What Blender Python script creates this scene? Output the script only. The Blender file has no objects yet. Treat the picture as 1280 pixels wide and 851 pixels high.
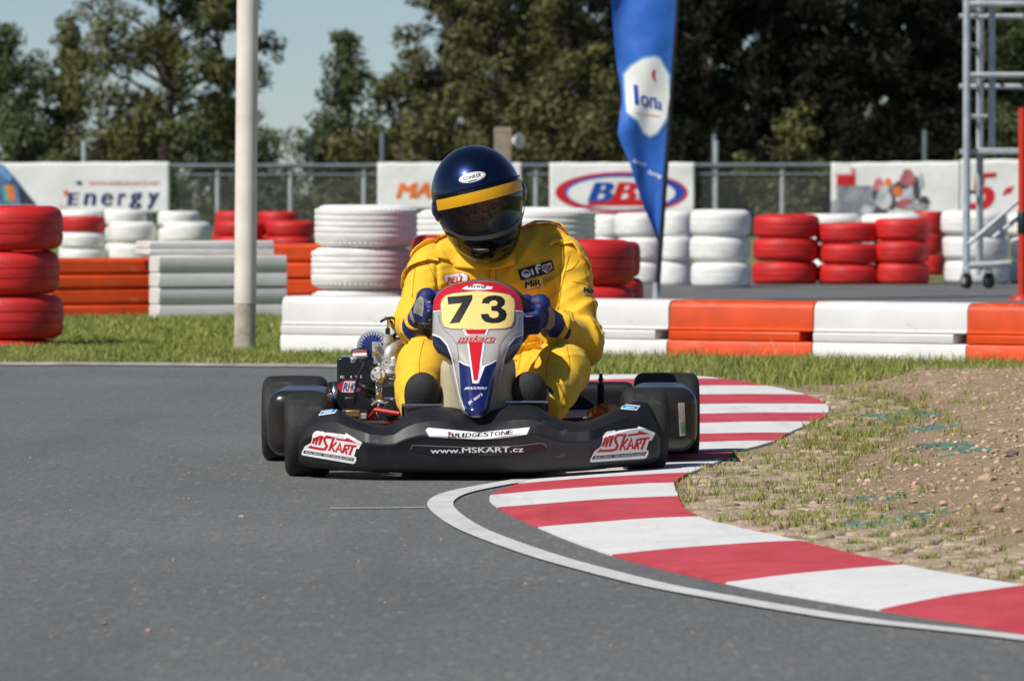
import bpy, bmesh, math, random
import numpy as np
from mathutils import Vector, Matrix, noise, geometry
from mathutils.bvhtree import BVHTree

random.seed(7); rng = np.random.default_rng(11)
SC = bpy.context.scene
COL = SC.collection
PI = math.pi
# ------------------------------------------------------------------ camera model
CAM_H, FPX, HORIZON = 0.88, 7200.0, 245.0
PITCH = math.atan((425.5 - HORIZON) / FPX)
CP, SP = math.cos(PITCH), math.sin(PITCH)
CAM = Vector((0, 0, CAM_H))
def ray(px, py):
    a, b = (px - 640) / FPX, (425.5 - py) / FPX
    return Vector((a, CP + b * SP, -SP + b * CP))
def at(px, py, D):
    r = ray(px, py); return CAM + r * (D / r.y)
def gnd(px, py, z=0.0):
    r = ray(px, py); return CAM + r * ((z - CAM_H) / r.z)
D0 = 18.05
def W(px, py, yd): return at(px, py, D0 + yd)
def scale_at(D): return FPX / D

# ------------------------------------------------------------------ materials
MATS = {}
def mat(name, col, rough=0.6, metal=0.0, var=0.0, vscale=8.0, bump=0.0, bscale=60.0, bdist=0.01, col2=None, coat=0.0, spec=0.5, sheen=0.0, island=0.0, detail=6.0, wear=None):
    m = bpy.data.materials.new(name); m.use_nodes = True
    nt = m.node_tree; N = nt.nodes; L = nt.links
    b = N['Principled BSDF']
    b.inputs['Roughness'].default_value = rough; b.inputs['Metallic'].default_value = metal
    b.inputs['Specular IOR Level'].default_value = spec
    b.inputs['Coat Weight'].default_value = coat; b.inputs['Coat Roughness'].default_value = 0.06
    b.inputs['Sheen Weight'].default_value = sheen
    tc = N.new('ShaderNodeTexCoord')
    n = N.new('ShaderNodeTexNoise'); n.inputs['Scale'].default_value = vscale; n.inputs['Detail'].default_value = detail
    L.new(tc.outputs['Object'], n.inputs['Vector'])
    r = N.new('ShaderNodeValToRGB')
    c2 = col2 if col2 else tuple(max(0, c * (1 - var)) for c in col)
    c1 = col if col2 else tuple(min(1, c * (1 + var * 0.5)) for c in col)
    r.color_ramp.elements[0].position = 0.33; r.color_ramp.elements[1].position = 0.67
    r.color_ramp.elements[0].color = (*c2, 1); r.color_ramp.elements[1].color = (*c1, 1)
    L.new(n.outputs['Fac'], r.inputs['Fac'])
    out = r.outputs['Color']
    if island > 0:
        g = N.new('ShaderNodeNewGeometry'); h = N.new('ShaderNodeHueSaturation')
        mr = N.new('ShaderNodeMapRange'); mr.inputs['To Min'].default_value = 1 - island; mr.inputs['To Max'].default_value = 1 + island
        L.new(g.outputs['Random Per Island'], mr.inputs['Value']); L.new(mr.outputs['Result'], h.inputs['Value'])
        m2 = N.new('ShaderNodeMath'); m2.operation = 'MULTIPLY_ADD'; m2.inputs[1].default_value = -0.05; m2.inputs[2].default_value = 0.525
        L.new(g.outputs['Random Per Island'], m2.inputs[0]); L.new(m2.outputs[0], h.inputs['Hue'])
        L.new(out, h.inputs['Color']); out = h.outputs['Color']
    if wear:      # scuffs and chips with shapes of their own: (colour, scale, threshold, amount, stretch)
        wc, wsc, th, am, sx = wear
        mp = N.new('ShaderNodeMapping'); mp.inputs['Scale'].default_value = sx; L.new(tc.outputs['Object'], mp.inputs['Vector'])
        wn = N.new('ShaderNodeTexNoise'); wn.inputs['Scale'].default_value = wsc; wn.inputs['Detail'].default_value = 9; wn.inputs['Roughness'].default_value = 0.72
        L.new(mp.outputs[0], wn.inputs['Vector'])
        wr = N.new('ShaderNodeMapRange'); wr.inputs['From Min'].default_value = th; wr.inputs['From Max'].default_value = th + 0.05; wr.inputs['To Max'].default_value = am
        L.new(wn.outputs['Fac'], wr.inputs['Value'])
        mx = N.new('ShaderNodeMix'); mx.data_type = 'RGBA'; L.new(wr.outputs['Result'], mx.inputs[0]); L.new(out, mx.inputs[6]); mx.inputs[7].default_value = (*wc, 1); out = mx.outputs[2]
    L.new(out, b.inputs['Base Color'])
    if bump > 0:
        n2 = N.new('ShaderNodeTexNoise'); n2.inputs['Scale'].default_value = bscale; n2.inputs['Detail'].default_value = 5
        L.new(tc.outputs['Object'], n2.inputs['Vector'])
        bp = N.new('ShaderNodeBump'); bp.inputs['Strength'].default_value = bump; bp.inputs['Distance'].default_value = bdist
        L.new(n2.outputs['Fac'], bp.inputs['Height']); L.new(bp.outputs['Normal'], b.inputs['Normal'])
    MATS[name] = m
    return m

yellow = mat('yellow_cloth', (0.87, 0.51, 0.020), 0.78, var=0.07, vscale=14, bump=0.22, bscale=34, bdist=0.008, sheen=0.1)
orange_lining = mat('orange_lining', (0.5, 0.16, 0.01), 0.8, var=0.1)
skin = mat('skin', (0.50, 0.27, 0.19), 0.5, var=0.12, vscale=30)
glove_blue = mat('blue_leather', (0.009, 0.021, 0.15), 0.6, var=0.35, vscale=30, bump=0.3, bscale=90, bdist=0.006)
glove_grey = mat('grey_suede', (0.33, 0.31, 0.27), 0.85, var=0.15, vscale=40)
boot_black = mat('black_boot', (0.032, 0.029, 0.027), 0.75, var=0.4, vscale=160, bump=0.6, bscale=420, bdist=0.004)
helmet_blue = mat('helmet_blue', (0.0045, 0.015, 0.066), 0.30, metal=0.85, var=0.25, vscale=6, coat=1.0)
helmet_black = mat('helmet_black', (0.005, 0.006, 0.012), 0.16, var=0.3, spec=0.2)
strip_yellow = mat('visor_strip_yellow', (0.78, 0.40, 0.006), 0.35, var=0.06)
blk_plastic = mat('black_plastic', (0.011, 0.011, 0.014), 0.50, var=0.35, vscale=14, bump=0.12, bscale=300, bdist=0.002, wear=((0.075, 0.075, 0.08), 9, 0.60, 0.55, (1, 1, 3)))
blk_gloss = mat('black_gloss', (0.012, 0.012, 0.014), 0.22, var=0.3, coat=0.3)
pod_plastic = mat('smoked_plastic', (0.030, 0.026, 0.024), 0.27, var=0.4, vscale=7, bump=0.08, bscale=120, bdist=0.003)
rubber = mat('tyre_rubber', (0.016, 0.0155, 0.0155), 0.72, var=0.35, vscale=35, bump=0.45, bscale=140, bdist=0.004, wear=((0.06, 0.055, 0.05), 16, 0.58, 0.6, (.5, 1, 1)))
steel = mat('steel', (0.55, 0.56, 0.58), 0.25, metal=1.0, var=0.15, vscale=20)
alu = mat('cast_aluminium', (0.56, 0.55, 0.53), 0.5, metal=0.65, var=0.3, vscale=40, bump=0.3, bscale=150, bdist=0.002)
brass = mat('brass', (0.55, 0.33, 0.10), 0.4, metal=0.8, var=0.3, vscale=30)
frame_red = mat('frame_red', (0.45, 0.02, 0.015), 0.4, var=0.2)
suede = mat('wheel_suede', (0.085, 0.08, 0.075), 0.9, var=0.3, vscale=60, bump=0.3, bscale=300, bdist=0.002)
cream = mat('cream_plastic', (0.50, 0.43, 0.28), 0.5, var=0.2, vscale=12)
silver = mat('silver_grey', (0.42, 0.40, 0.38), 0.33, var=0.06, coat=0.4)
navy = mat('navy_gloss', (0.010, 0.018, 0.13), 0.3, var=0.2, coat=0.4)
navyblack = mat('dark_navy', (0.010, 0.012, 0.035), 0.3, var=0.3, coat=0.4)
redp = mat('red_gloss', (0.60, 0.012, 0.022), 0.32, var=0.08, coat=0.3)
whitep = mat('white_gloss', (0.82, 0.82, 0.82), 0.4, var=0.05)
plate_yellow = mat('plate_yellow', (0.86, 0.64, 0.22), 0.4, var=0.05)
ink = mat('black_ink', (0.012, 0.012, 0.012), 0.5, var=0.2)
blue_ink = mat('blue_ink', (0.01, 0.07, 0.42), 0.4, var=0.1)
cyan_ink = mat('cyan_ink', (0.02, 0.30, 0.65), 0.4, var=0.1)
grey_ink = mat('grey_ink', (0.22, 0.23, 0.26), 0.5, var=0.2)
orange_ink = mat('orange_ink', (0.85, 0.20, 0.03), 0.5, var=0.1)
pink_ink = mat('pale_red_ink', (0.75, 0.25, 0.25), 0.5, var=0.2)
bark = mat('bark', (0.09, 0.07, 0.05), 0.9, var=0.5, vscale=6, bump=0.5, bscale=20, bdist=0.03)
tyre_red = mat('red_painted_rubber', (0.60, 0.018, 0.018), 0.55, var=0.28, vscale=5, bump=0.3, bscale=40, bdist=0.008, wear=((0.05, 0.02, 0.02), 5, 0.64, 0.75, (1, 1, 1.6)))
tyre_white = mat('white_painted_rubber', (0.84, 0.83, 0.81), 0.6, var=0.16, vscale=5, bump=0.3, bscale=40, bdist=0.008, wear=((0.30, 0.29, 0.28), 5, 0.65, 0.5, (1, 1, 1.6)))
bar_white = mat('white_barrier_plastic', (0.71, 0.70, 0.68), 0.45, var=0.12, vscale=3, bump=0.1, bscale=10, bdist=0.01, wear=((0.30, 0.28, 0.25), 6, 0.62, 0.6, (.5, 1, 1.5)))
bar_orange = mat('orange_barrier_plastic', (0.70, 0.072, 0.010), 0.42, var=0.22, vscale=4, bump=0.1, bscale=10, bdist=0.01, wear=((0.62, 0.22, 0.13), 7, 0.60, 0.55, (.4, 1, 1.5)))
pole_white = mat('pole_paint', (0.80, 0.74, 0.66), 0.55, var=0.15, vscale=5)
pole_dirt = mat('pole_bare_concrete', (0.50, 0.45, 0.38), 0.9, var=0.35, vscale=12, bump=0.4, bscale=40)
galv = mat('galvanised_steel', (0.46, 0.49, 0.52), 0.5, metal=0.25, var=0.2, vscale=10)
fence_grey = mat('fence_grey', (0.16, 0.18, 0.21), 0.6, metal=0.2, var=0.2)
wire = mat('fence_wire', (0.20, 0.21, 0.21), 0.6, metal=0.3, var=0.2)
wood = mat('weathered_wood', (0.30, 0.24, 0.19), 0.9, var=0.3, vscale=6, bump=0.4, bscale=25)
cloth_white = mat('white_banner_vinyl', (0.84, 0.84, 0.85), 0.6, var=0.05, bump=0.2, bscale=3, bdist=0.03)
flag_blue = mat('blue_flag_cloth', (0.012, 0.12, 0.52), 0.6, var=0.15, vscale=3, bump=0.25, bscale=7, bdist=0.03, sheen=0.2)
black_pole = mat('black_pole', (0.012, 0.012, 0.014), 0.5, var=0.2)
red_post = mat('red_post', (0.55, 0.03, 0.012), 0.45, var=0.12)
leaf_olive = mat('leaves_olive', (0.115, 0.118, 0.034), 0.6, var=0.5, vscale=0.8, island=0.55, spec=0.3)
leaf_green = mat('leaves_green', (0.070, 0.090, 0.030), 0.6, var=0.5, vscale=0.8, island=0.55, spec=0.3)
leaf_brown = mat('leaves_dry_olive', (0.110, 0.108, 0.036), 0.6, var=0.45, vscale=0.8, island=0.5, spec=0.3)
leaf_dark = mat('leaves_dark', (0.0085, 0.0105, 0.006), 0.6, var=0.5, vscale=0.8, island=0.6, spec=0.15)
grass_m = mat('grass_blades', (0.30, 0.32, 0.085), 0.65, col2=(0.17, 0.23, 0.045), vscale=2.2, island=0.35, spec=0.3)
grass_dry = mat('grass_dry_blades', (0.36, 0.34, 0.10), 0.7, col2=(0.20, 0.24, 0.05), vscale=3.5, island=0.3, spec=0.3)
cobble_m = mat('cobble_stone', (0.46, 0.36, 0.25), 0.92, var=0.45, vscale=22, bump=0.9, bscale=70, bdist=0.014, island=0.15)
stone_m = mat('dark_stone', (0.16, 0.13, 0.11), 0.9, var=0.4, vscale=20, bump=0.5, bscale=60)
clod_m = mat('soil_clod', (0.49, 0.355, 0.24), 0.95, var=0.4, vscale=12, bump=0.5, bscale=80, bdist=0.01, island=0.25)
teal = mat('teal_plastic', (0.12, 0.28, 0.24), 0.6, var=0.35, vscale=9)

def glass_mat():
    m = bpy.data.materials.new('smoked_visor'); m.use_nodes = True
    nt = m.node_tree; N = nt.nodes; L = nt.links; N.remove(N['Principled BSDF'])
    t = N.new('ShaderNodeBsdfTransparent'); t.inputs['Color'].default_value = (0.58, 0.54, 0.51, 1)
    g = N.new('ShaderNodeBsdfGlossy'); g.inputs['Roughness'].default_value = 0.06; g.inputs['Color'].default_value = (0.9, 0.9, 0.95, 1)
    nz = N.new('ShaderNodeTexNoise'); nz.inputs['Scale'].default_value = 20
    fr = N.new('ShaderNodeFresnel'); fr.inputs['IOR'].default_value = 1.40
    ad = N.new('ShaderNodeMath'); ad.operation = 'MULTIPLY_ADD'; ad.inputs[1].default_value = 0.02
    L.new(nz.outputs['Fac'], ad.inputs[0]); L.new(fr.outputs['Fac'], ad.inputs[2])
    mx = N.new('ShaderNodeMixShader')
    L.new(ad.outputs[0], mx.inputs[0]); L.new(t.outputs[0], mx.inputs[1]); L.new(g.outputs[0], mx.inputs[2])
    L.new(mx.outputs[0], N['Material Output'].inputs['Surface'])
    return m
visor_m = glass_mat()

def ground_mats():
    def base(name):
        m = bpy.data.materials.new(name); m.use_nodes = True
        return m, m.node_tree.nodes, m.node_tree.links, m.node_tree.nodes['Principled BSDF']
    def noise_(N, L, co, s, d=6, r=0.6):
        n = N.new('ShaderNodeTexNoise'); n.inputs['Scale'].default_value = s; n.inputs['Detail'].default_value = d; n.inputs['Roughness'].default_value = r
        L.new(co, n.inputs['Vector']); return n.outputs['Fac']
    def ramp(N, L, f, p0, c0, p1, c1):
        r = N.new('ShaderNodeValToRGB'); e = r.color_ramp.elements
        e[0].position = p0; e[0].color = (*c0, 1); e[1].position = p1; e[1].color = (*c1, 1)
        L.new(f, r.inputs['Fac']); return r.outputs['Color']
    def mix(N, L, mode, fac, a, b):
        x = N.new('ShaderNodeMix'); x.data_type = 'RGBA'; x.blend_type = mode
        if isinstance(fac, float): x.inputs[0].default_value = fac
        else: L.new(fac, x.inputs[0])
        L.new(a, x.inputs[6])
        if isinstance(b, tuple): x.inputs[7].default_value = (*b, 1)
        else: L.new(b, x.inputs[7])
        return x.outputs[2]
    # asphalt
    m, N, L, b = base('asphalt')
    tc = N.new('ShaderNodeTexCoord').outputs['Object']
    mp = N.new('ShaderNodeMapping'); mp.inputs['Scale'].default_value = (0.7, 0.5, 1); L.new(tc, mp.inputs['Vector'])
    big = ramp(N, L, noise_(N, L, mp.outputs[0], 0.9, 5), 0.3, (0.127, 0.130, 0.130), 0.7, (0.162, 0.164, 0.162))
    mpf = N.new('ShaderNodeMapping'); mpf.inputs['Scale'].default_value = (1, 0.16, 1); L.new(tc, mpf.inputs['Vector'])
    fine = ramp(N, L, noise_(N, L, mpf.outputs[0], 85, 3, 0.85), 0.30, (0.72, 0.73, 0.73), 0.70, (1.24, 1.23, 1.21))
    c = mix(N, L, 'MULTIPLY', 1.0, big, fine)
    vo = N.new('ShaderNodeTexVoronoi'); vo.inputs['Scale'].default_value = 70; L.new(mpf.outputs[0], vo.inputs['Vector'])
    spk = ramp(N, L, vo.outputs['Color'], 0.80, (0, 0, 0), 0.9, (1, 1, 1))
    c = mix(N, L, 'MIX', spk, c, (0.19, 0.187, 0.178))
    # faint tyre rubber streaks along the racing line
    mp2 = N.new('ShaderNodeMapping'); mp2.inputs['Scale'].default_value = (1.6, 0.16, 1); mp2.inputs['Rotation'].default_value = (0, 0, 0.25); L.new(tc, mp2.inputs['Vector'])
    st = ramp(N, L, noise_(N, L, mp2.outputs[0], 1.3, 3), 0.52, (0, 0, 0), 0.75, (0.35, 0.35, 0.35))
    c = mix(N, L, 'MIX', st, c, (0.066, 0.068, 0.070))
    mp3 = N.new('ShaderNodeMapping'); mp3.inputs['Scale'].default_value = (1.2, 9, 1); L.new(tc, mp3.inputs['Vector'])
    rd = ramp(N, L, noise_(N, L, mp3.outputs[0], 1.0, 3), 0.74, (0, 0, 0), 0.80, (0.35, 0.35, 0.35))
    c = mix(N, L, 'MIX', rd, c, (0.30, 0.05, 0.05))
    L.new(c, b.inputs['Base Color']); b.inputs['Roughness'].default_value = 0.85; b.inputs['Specular IOR Level'].default_value = 0.35
    bp = N.new('ShaderNodeBump'); bp.inputs['Strength'].default_value = 0.5; bp.inputs['Distance'].default_value = 0.004
    L.new(noise_(N, L, tc, 110, 3, 0.7), bp.inputs['Height']); L.new(bp.outputs[0], b.inputs['Normal'])
    MATS['asphalt'] = m
    # turf base
    m, N, L, b = base('turf')
    tc = N.new('ShaderNodeTexCoord').outputs['Object']
    c = ramp(N, L, noise_(N, L, tc, 1.3, 8, 0.7), 0.35, (0.12, 0.14, 0.035), 0.65, (0.22, 0.22, 0.07))
    L.new(c, b.inputs['Base Color']); b.inputs['Roughness'].default_value = 0.95
    MATS['turf'] = m
    # soil
    m, N, L, b = base('soil')
    tc = N.new('ShaderNodeTexCoord').outputs['Object']
    c = ramp(N, L, noise_(N, L, tc, 7, 10, 0.75), 0.3, (0.37, 0.255, 0.165), 0.7, (0.57, 0.435, 0.30))
    f = ramp(N, L, noise_(N, L, tc, 60, 5, 0.7), 0.3, (0.65, 0.63, 0.6), 0.7, (1.2, 1.2, 1.2))
    c = mix(N, L, 'MULTIPLY', 1.0, c, f)
    L.new(c, b.inputs['Base Color']); b.inputs['Roughness'].default_value = 0.95; b.inputs['Specular IOR Level'].default_value = 0.2
    bp = N.new('ShaderNodeBump'); bp.inputs['Strength'].default_value = 0.9; bp.inputs['Distance'].default_value = 0.02
    L.new(noise_(N, L, tc, 45, 8, 0.75), bp.inputs['Height']); L.new(bp.outputs[0], b.inputs['Normal'])
    MATS['soil'] = m
    # painted kerb concrete
    for nm, ca, cb in (('kerb_red', (0.49, 0.040, 0.055), (0.62, 0.080, 0.10)), ('kerb_white', (0.70, 0.70, 0.69), (0.79, 0.79, 0.78)), ('line_white', (0.58, 0.58, 0.56), (0.74, 0.74, 0.72))):
        m, N, L, b = base(nm)
        tc = N.new('ShaderNodeTexCoord').outputs['Object']
        c = ramp(N, L, noise_(N, L, tc, 4, 8, 0.7), 0.35, ca, 0.65, cb)
        f = ramp(N, L, noise_(N, L, tc, 70, 5, 0.7), 0.3, (0.86, 0.86, 0.86), 0.7, (1.06, 1.06, 1.06))
        c = mix(N, L, 'MULTIPLY', 1.0, c, f)
        w = ramp(N, L, noise_(N, L, tc, 26, 9, 0.8), *((0.66, (0, 0, 0), 0.74, (0.6, 0.6, 0.6)) if nm != 'line_white' else (0.54, (0, 0, 0), 0.70, (0.6, 0.6, 0.6))))
        c = mix(N, L, 'MIX', w, c, (0.22, 0.20, 0.19))
        mp = N.new('ShaderNodeMapping'); mp.inputs['Scale'].default_value = (4.5, 0.35, 1); mp.inputs['Rotation'].default_value = (0, 0, 0.15); L.new(tc, mp.inputs['Vector'])
        sk = ramp(N, L, noise_(N, L, mp.outputs[0], 1.7, 4), 0.55, (0, 0, 0), 0.75, (0.30, 0.30, 0.30))
        c = mix(N, L, 'MULTIPLY', sk, c, (0.35, 0.33, 0.33))
        L.new(c, b.inputs['Base Color']); b.inputs['Roughness'].default_value = 0.7
        bp = N.new('ShaderNodeBump'); bp.inputs['Strength'].default_value = 0.35; bp.inputs['Distance'].default_value = 0.004
        L.new(noise_(N, L, tc, 90, 6, 0.7), bp.inputs['Height']); L.new(bp.outputs[0], b.inputs['Normal'])
        MATS[nm] = m
ground_mats()

# ------------------------------------------------------------------ object helpers
def link(o, parent=None):
    COL.objects.link(o)
    if parent is not None: o.parent = parent
    return o
def tag(o, label=None, cat=None, group=None, kind=None):
    if label: o['label'] = label
    if cat: o['category'] = cat
    if group: o['group'] = group
    if kind: o['kind'] = kind
    return o
def empty(name, loc, label, cat, group=None, rz=0.0):
    o = bpy.data.objects.new(name, None); o.location = loc; o.rotation_euler.z = rz; o.empty_display_size = 0.1
    link(o); return tag(o, label, cat, group)
def copy_tree(o, parent=None):
    c = o.copy(); link(c, parent)
    for ch in list(o.children): copy_tree(ch, c)
    return c
def catmull(pts, n, closed=False):
    P = [Vector(p) for p in pts]; out = []
    k = len(P)
    for i in range(k if closed else k - 1):
        p0 = P[(i - 1) % k] if closed or i > 0 else P[0] * 2 - P[1]
        p1 = P[i]; p2 = P[(i + 1) % k]
        p3 = P[(i + 2) % k] if closed or i + 2 < k else P[-1] * 2 - P[-2]
        for j in range(n):
            t = j / n
            out.append(0.5 * ((2 * p1) + (p2 - p0) * t + (2 * p0 - 5 * p1 + 4 * p2 - p3) * t * t + (3 * p1 - p0 - 3 * p2 + p3) * t ** 3))
    if not closed: out.append(P[-1].copy())
    return out
def interp(x, xs, ys): return float(np.interp(x, xs, ys))

class MB:
    def __init__(s): s.v = []; s.f = []; s.m = []; s.mats = []
    def mi(s, m):
        if m not in s.mats: s.mats.append(m)
        return s.mats.index(m)
    def add(s, vs, fs, m):
        k = len(s.v); i = s.mi(m)
        s.v += [Vector(p) for p in vs]
        for f in fs: s.f.append(tuple(a + k for a in f)); s.m.append(i)
    def box(s, c, size, m, R=None):
        c = Vector(c); hx, hy, hz = (a / 2 for a in size)
        vs = [Vector((x * hx, y * hy, z * hz)) for x in (-1, 1) for y in (-1, 1) for z in (-1, 1)]
        if R is not None: vs = [R @ v for v in vs]
        s.add([v + c for v in vs], [(0, 1, 3, 2), (4, 6, 7, 5), (0, 4, 5, 1), (2, 3, 7, 6), (0, 2, 6, 4), (1, 5, 7, 3)], m)
    def tube(s, pts, r, m, n=10, cap=True):
        P = [Vector(p) for p in pts]; rs = r if isinstance(r, (list, tuple)) else [r] * len(P)
        vs, fs = [], []; up = None
        for i, p in enumerate(P):
            t = (P[min(i + 1, len(P) - 1)] - P[max(i - 1, 0)]).normalized()
            if up is None: up = t.orthogonal().normalized()
            else:
                up = up - t * up.dot(t)
                up = up.normalized() if up.length > 1e-6 else t.orthogonal().normalized()
            w = t.cross(up)
            for k in range(n):
                a = 2 * PI * k / n; vs.append(p + (up * math.cos(a) + w * math.sin(a)) * rs[i])
        for i in range(len(P) - 1):
            for k in range(n):
                a, b = i * n + k, i * n + (k + 1) % n
                fs.append((a, b, b + n, a + n))
        if cap: fs.append(tuple(range(n))[::-1]); fs.append(tuple(range((len(P) - 1) * n, len(P) * n)))
        s.add(vs, fs, m)
    def lathe(s, prof, o, axis, m, n=32, closed=False):
        o = Vector(o); ax = Vector(axis).normalized(); u = ax.orthogonal().normalized(); w = ax.cross(u)
        vs, fs = [], []
        for (r, h) in prof:
            for k in range(n):
                a = 2 * PI * k / n; vs.append(o + ax * h + (u * math.cos(a) + w * math.sin(a)) * r)
        q = len(prof)
        for i in range(q if closed else q - 1):
            j = (i + 1) % q
            for k in range(n):
                fs.append((i * n + k, i * n + (k + 1) % n, j * n + (k + 1) % n, j * n + k))
        if not closed:
            if prof[0][0] > 1e-5: fs.append(tuple(range(n))[::-1])
            if prof[-1][0] > 1e-5: fs.append(tuple(range((q - 1) * n, q * n)))
        s.add(vs, fs, m)
    def grid(s, rows, m):
        h, w = len(rows), len(rows[0])
        vs = [p for r in rows for p in r]
        s.add(vs, [(i * w + j, i * w + j + 1, (i + 1) * w + j + 1, (i + 1) * w + j) for i in range(h - 1) for j in range(w - 1)], m)
    def prism(s, poly, vec, m):     # closed polygon swept along vec
        n = len(poly); vec = Vector(vec); P = [Vector(p) for p in poly]
        s.add(P + [p + vec for p in P], [tuple(range(n))[::-1], tuple(range(n, 2 * n))] + [(i, (i + 1) % n, n + (i + 1) % n, n + i) for i in range(n)], m)
    def mesh(s, name, org=(0, 0, 0), fix=True, sharp=40):
        me = bpy.data.meshes.new(name); o = Vector(org)
        me.from_pydata([tuple(v - o) for v in s.v], [], s.f)
        for m in s.mats: me.materials.append(m)
        me.polygons.foreach_set('material_index', s.m); me.update()
        if fix:
            b = bmesh.new(); b.from_mesh(me); bmesh.ops.remove_doubles(b, verts=b.verts, dist=1e-6); bmesh.ops.recalc_face_normals(b, faces=b.faces); b.to_mesh(me); b.free()
        me.shade_smooth()
        me.set_sharp_from_angle(angle=math.radians(sharp))
        return me
    def build(s, name, parent=None, org=None, bevel=0.0, solid=0.0, sub=0, fix=True, sharp=40, loc=None):
        if org is None: org = parent_org(parent) if parent is not None else (0, 0, 0)
        o = bpy.data.objects.new(name, s.mesh(name, org, fix, sharp))
        if parent is None: o.location = org
        link(o, parent)
        if solid:
            d = o.modifiers.new('solid', 'SOLIDIFY'); d.thickness = abs(solid); d.offset = -1 if solid > 0 else 1
        if bevel:
            d = o.modifiers.new('bevel', 'BEVEL'); d.width = bevel; d.segments = 2; d.limit_method = 'ANGLE'; d.angle_limit = math.radians(40)
        if sub:
            d = o.modifiers.new('sub', 'SUBSURF'); d.levels = sub; d.render_levels = sub
        return o
def parent_org(p):
    l = Vector(p.location)
    q = p.parent
    while q is not None: l = l + Vector(q.location); q = q.parent
    return l

def np_mesh(name, V, F, mats, mi=None, smooth=False):
    me = bpy.data.meshes.new(name)
    V = np.asarray(V, np.float32); F = np.asarray(F, np.int32); k = F.shape[1]
    me.vertices.add(len(V)); me.vertices.foreach_set('co', V.ravel())
    me.loops.add(F.size); me.loops.foreach_set('vertex_index', F.ravel())
    me.polygons.add(len(F)); me.polygons.foreach_set('loop_start', np.arange(0, F.size, k, dtype=np.int32))
    for m in mats: me.materials.append(m)
    if mi is not None: me.polygons.foreach_set('material_index', np.asarray(mi, np.int32))
    me.update(calc_edges=True); me.validate()
    if smooth: me.shade_smooth()
    return me

# ------------------------------------------------------------------ distance-field surfaces (organic shapes)
def sdf_arrays(fn, lo, hi, h):
    lo = np.array(lo, float); hi = np.array(hi, float)
    ax = [np.arange(lo[i], hi[i] + h, h) for i in range(3)]
    X, Y, Z = (a.astype(np.float32) for a in np.meshgrid(*ax, indexing='ij'))
    V = fn(X, Y, Z)
    ins = V < 0
    cnt = np.zeros(tuple(n - 1 for n in V.shape), np.int8)
    cor = [(i, j, k) for i in (0, 1) for j in (0, 1) for k in (0, 1)]
    sl = lambda c: tuple(slice(c[i], V.shape[i] - 1 + c[i]) for i in range(3))
    for c in cor: cnt += ins[sl(c)]
    act = (cnt > 0) & (cnt < 8)
    idx = np.argwhere(act)
    acc = np.zeros((len(idx), 3)); ne = np.zeros(len(idx))
    for a in cor:
        for d in range(3):
            if a[d] == 1: continue
            b = list(a); b[d] = 1
            va = V[tuple((idx + a).T)]; vb = V[tuple((idx + b).T)]
            cr = (va < 0) != (vb < 0)
            t = np.where(cr, va / np.where(cr, va - vb, 1), 0)
            p = np.array(a, float)[None, :].repeat(len(idx), 0); p[:, d] += t
            acc[cr] += p[cr]; ne[cr] += 1
    verts = lo + (idx + acc / ne[:, None]) * h
    ids = -np.ones(act.shape, np.int64); ids[act] = np.arange(len(idx))
    quads = []
    for d in range(3):
        e1, e2 = (d + 1) % 3, (d + 2) % 3
        s0 = [slice(None)] * 3; s1 = [slice(None)] * 3
        s0[d] = slice(0, -1); s1[d] = slice(1, None)
        cr = ins[tuple(s0)] != ins[tuple(s1)]
        g = np.argwhere(cr)
        g = g[(g[:, e1] > 0) & (g[:, e2] > 0) & (g[:, e1] < V.shape[e1] - 1) & (g[:, e2] < V.shape[e2] - 1)]
        def cell(o1, o2):
            q = g.copy(); q[:, e1] += o1; q[:, e2] += o2; return ids[tuple(q.T)]
        q = np.stack([cell(-1, -1), cell(0, -1), cell(0, 0), cell(-1, 0)], 1)
        fl = ~ins[tuple(g.T)]
        q[fl] = q[fl][:, ::-1]
        quads.append(q)
    F = np.concatenate(quads)
    F = F[(F >= 0).all(1)]
    return verts, F
def vnormals(V, F):
    n = np.cross(V[F[:, 2]] - V[F[:, 0]], V[F[:, 3]] - V[F[:, 1]])
    N = np.zeros_like(V)
    for k in range(4): np.add.at(N, F[:, k], n)
    return N / np.maximum(np.linalg.norm(N, axis=1, keepdims=True), 1e-9)
def relax(V, F, it=2, w=0.5):
    for _ in range(it):
        S = np.zeros_like(V); C = np.zeros(len(V))
        for k in range(4):
            np.add.at(S, F[:, k], V[F[:, (k + 1) % 4]]); np.add.at(C, F[:, k], 1)
            np.add.at(S, F[:, k], V[F[:, (k + 3) % 4]]); np.add.at(C, F[:, k], 1)
        V = V * (1 - w) + w * S / C[:, None]
    return V
def smin(a, b, k):
    h = np.clip(0.5 + 0.5 * (b - a) / k, 0, 1)
    return b * (1 - h) + a * h - k * h * (1 - h)
def cap(X, Y, Z, a, b, r1, r2):
    a = np.array(a); b = np.array(b); d = b - a
    t = np.clip(((X - a[0]) * d[0] + (Y - a[1]) * d[1] + (Z - a[2]) * d[2]) / max(d @ d, 1e-9), 0, 1)
    return np.sqrt((X - a[0] - d[0] * t) ** 2 + (Y - a[1] - d[1] * t) ** 2 + (Z - a[2] - d[2] * t) ** 2) - (r1 + (r2 - r1) * t)
def ell(X, Y, Z, c, r):
    x, y, z = (X - c[0]) / r[0], (Y - c[1]) / r[1], (Z - c[2]) / r[2]
    k0 = np.sqrt(x * x + y * y + z * z); k1 = np.sqrt((x / r[0]) ** 2 + (y / r[1]) ** 2 + (z / r[2]) ** 2)
    return k0 * (k0 - 1) / np.maximum(k1, 1e-6)
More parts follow.
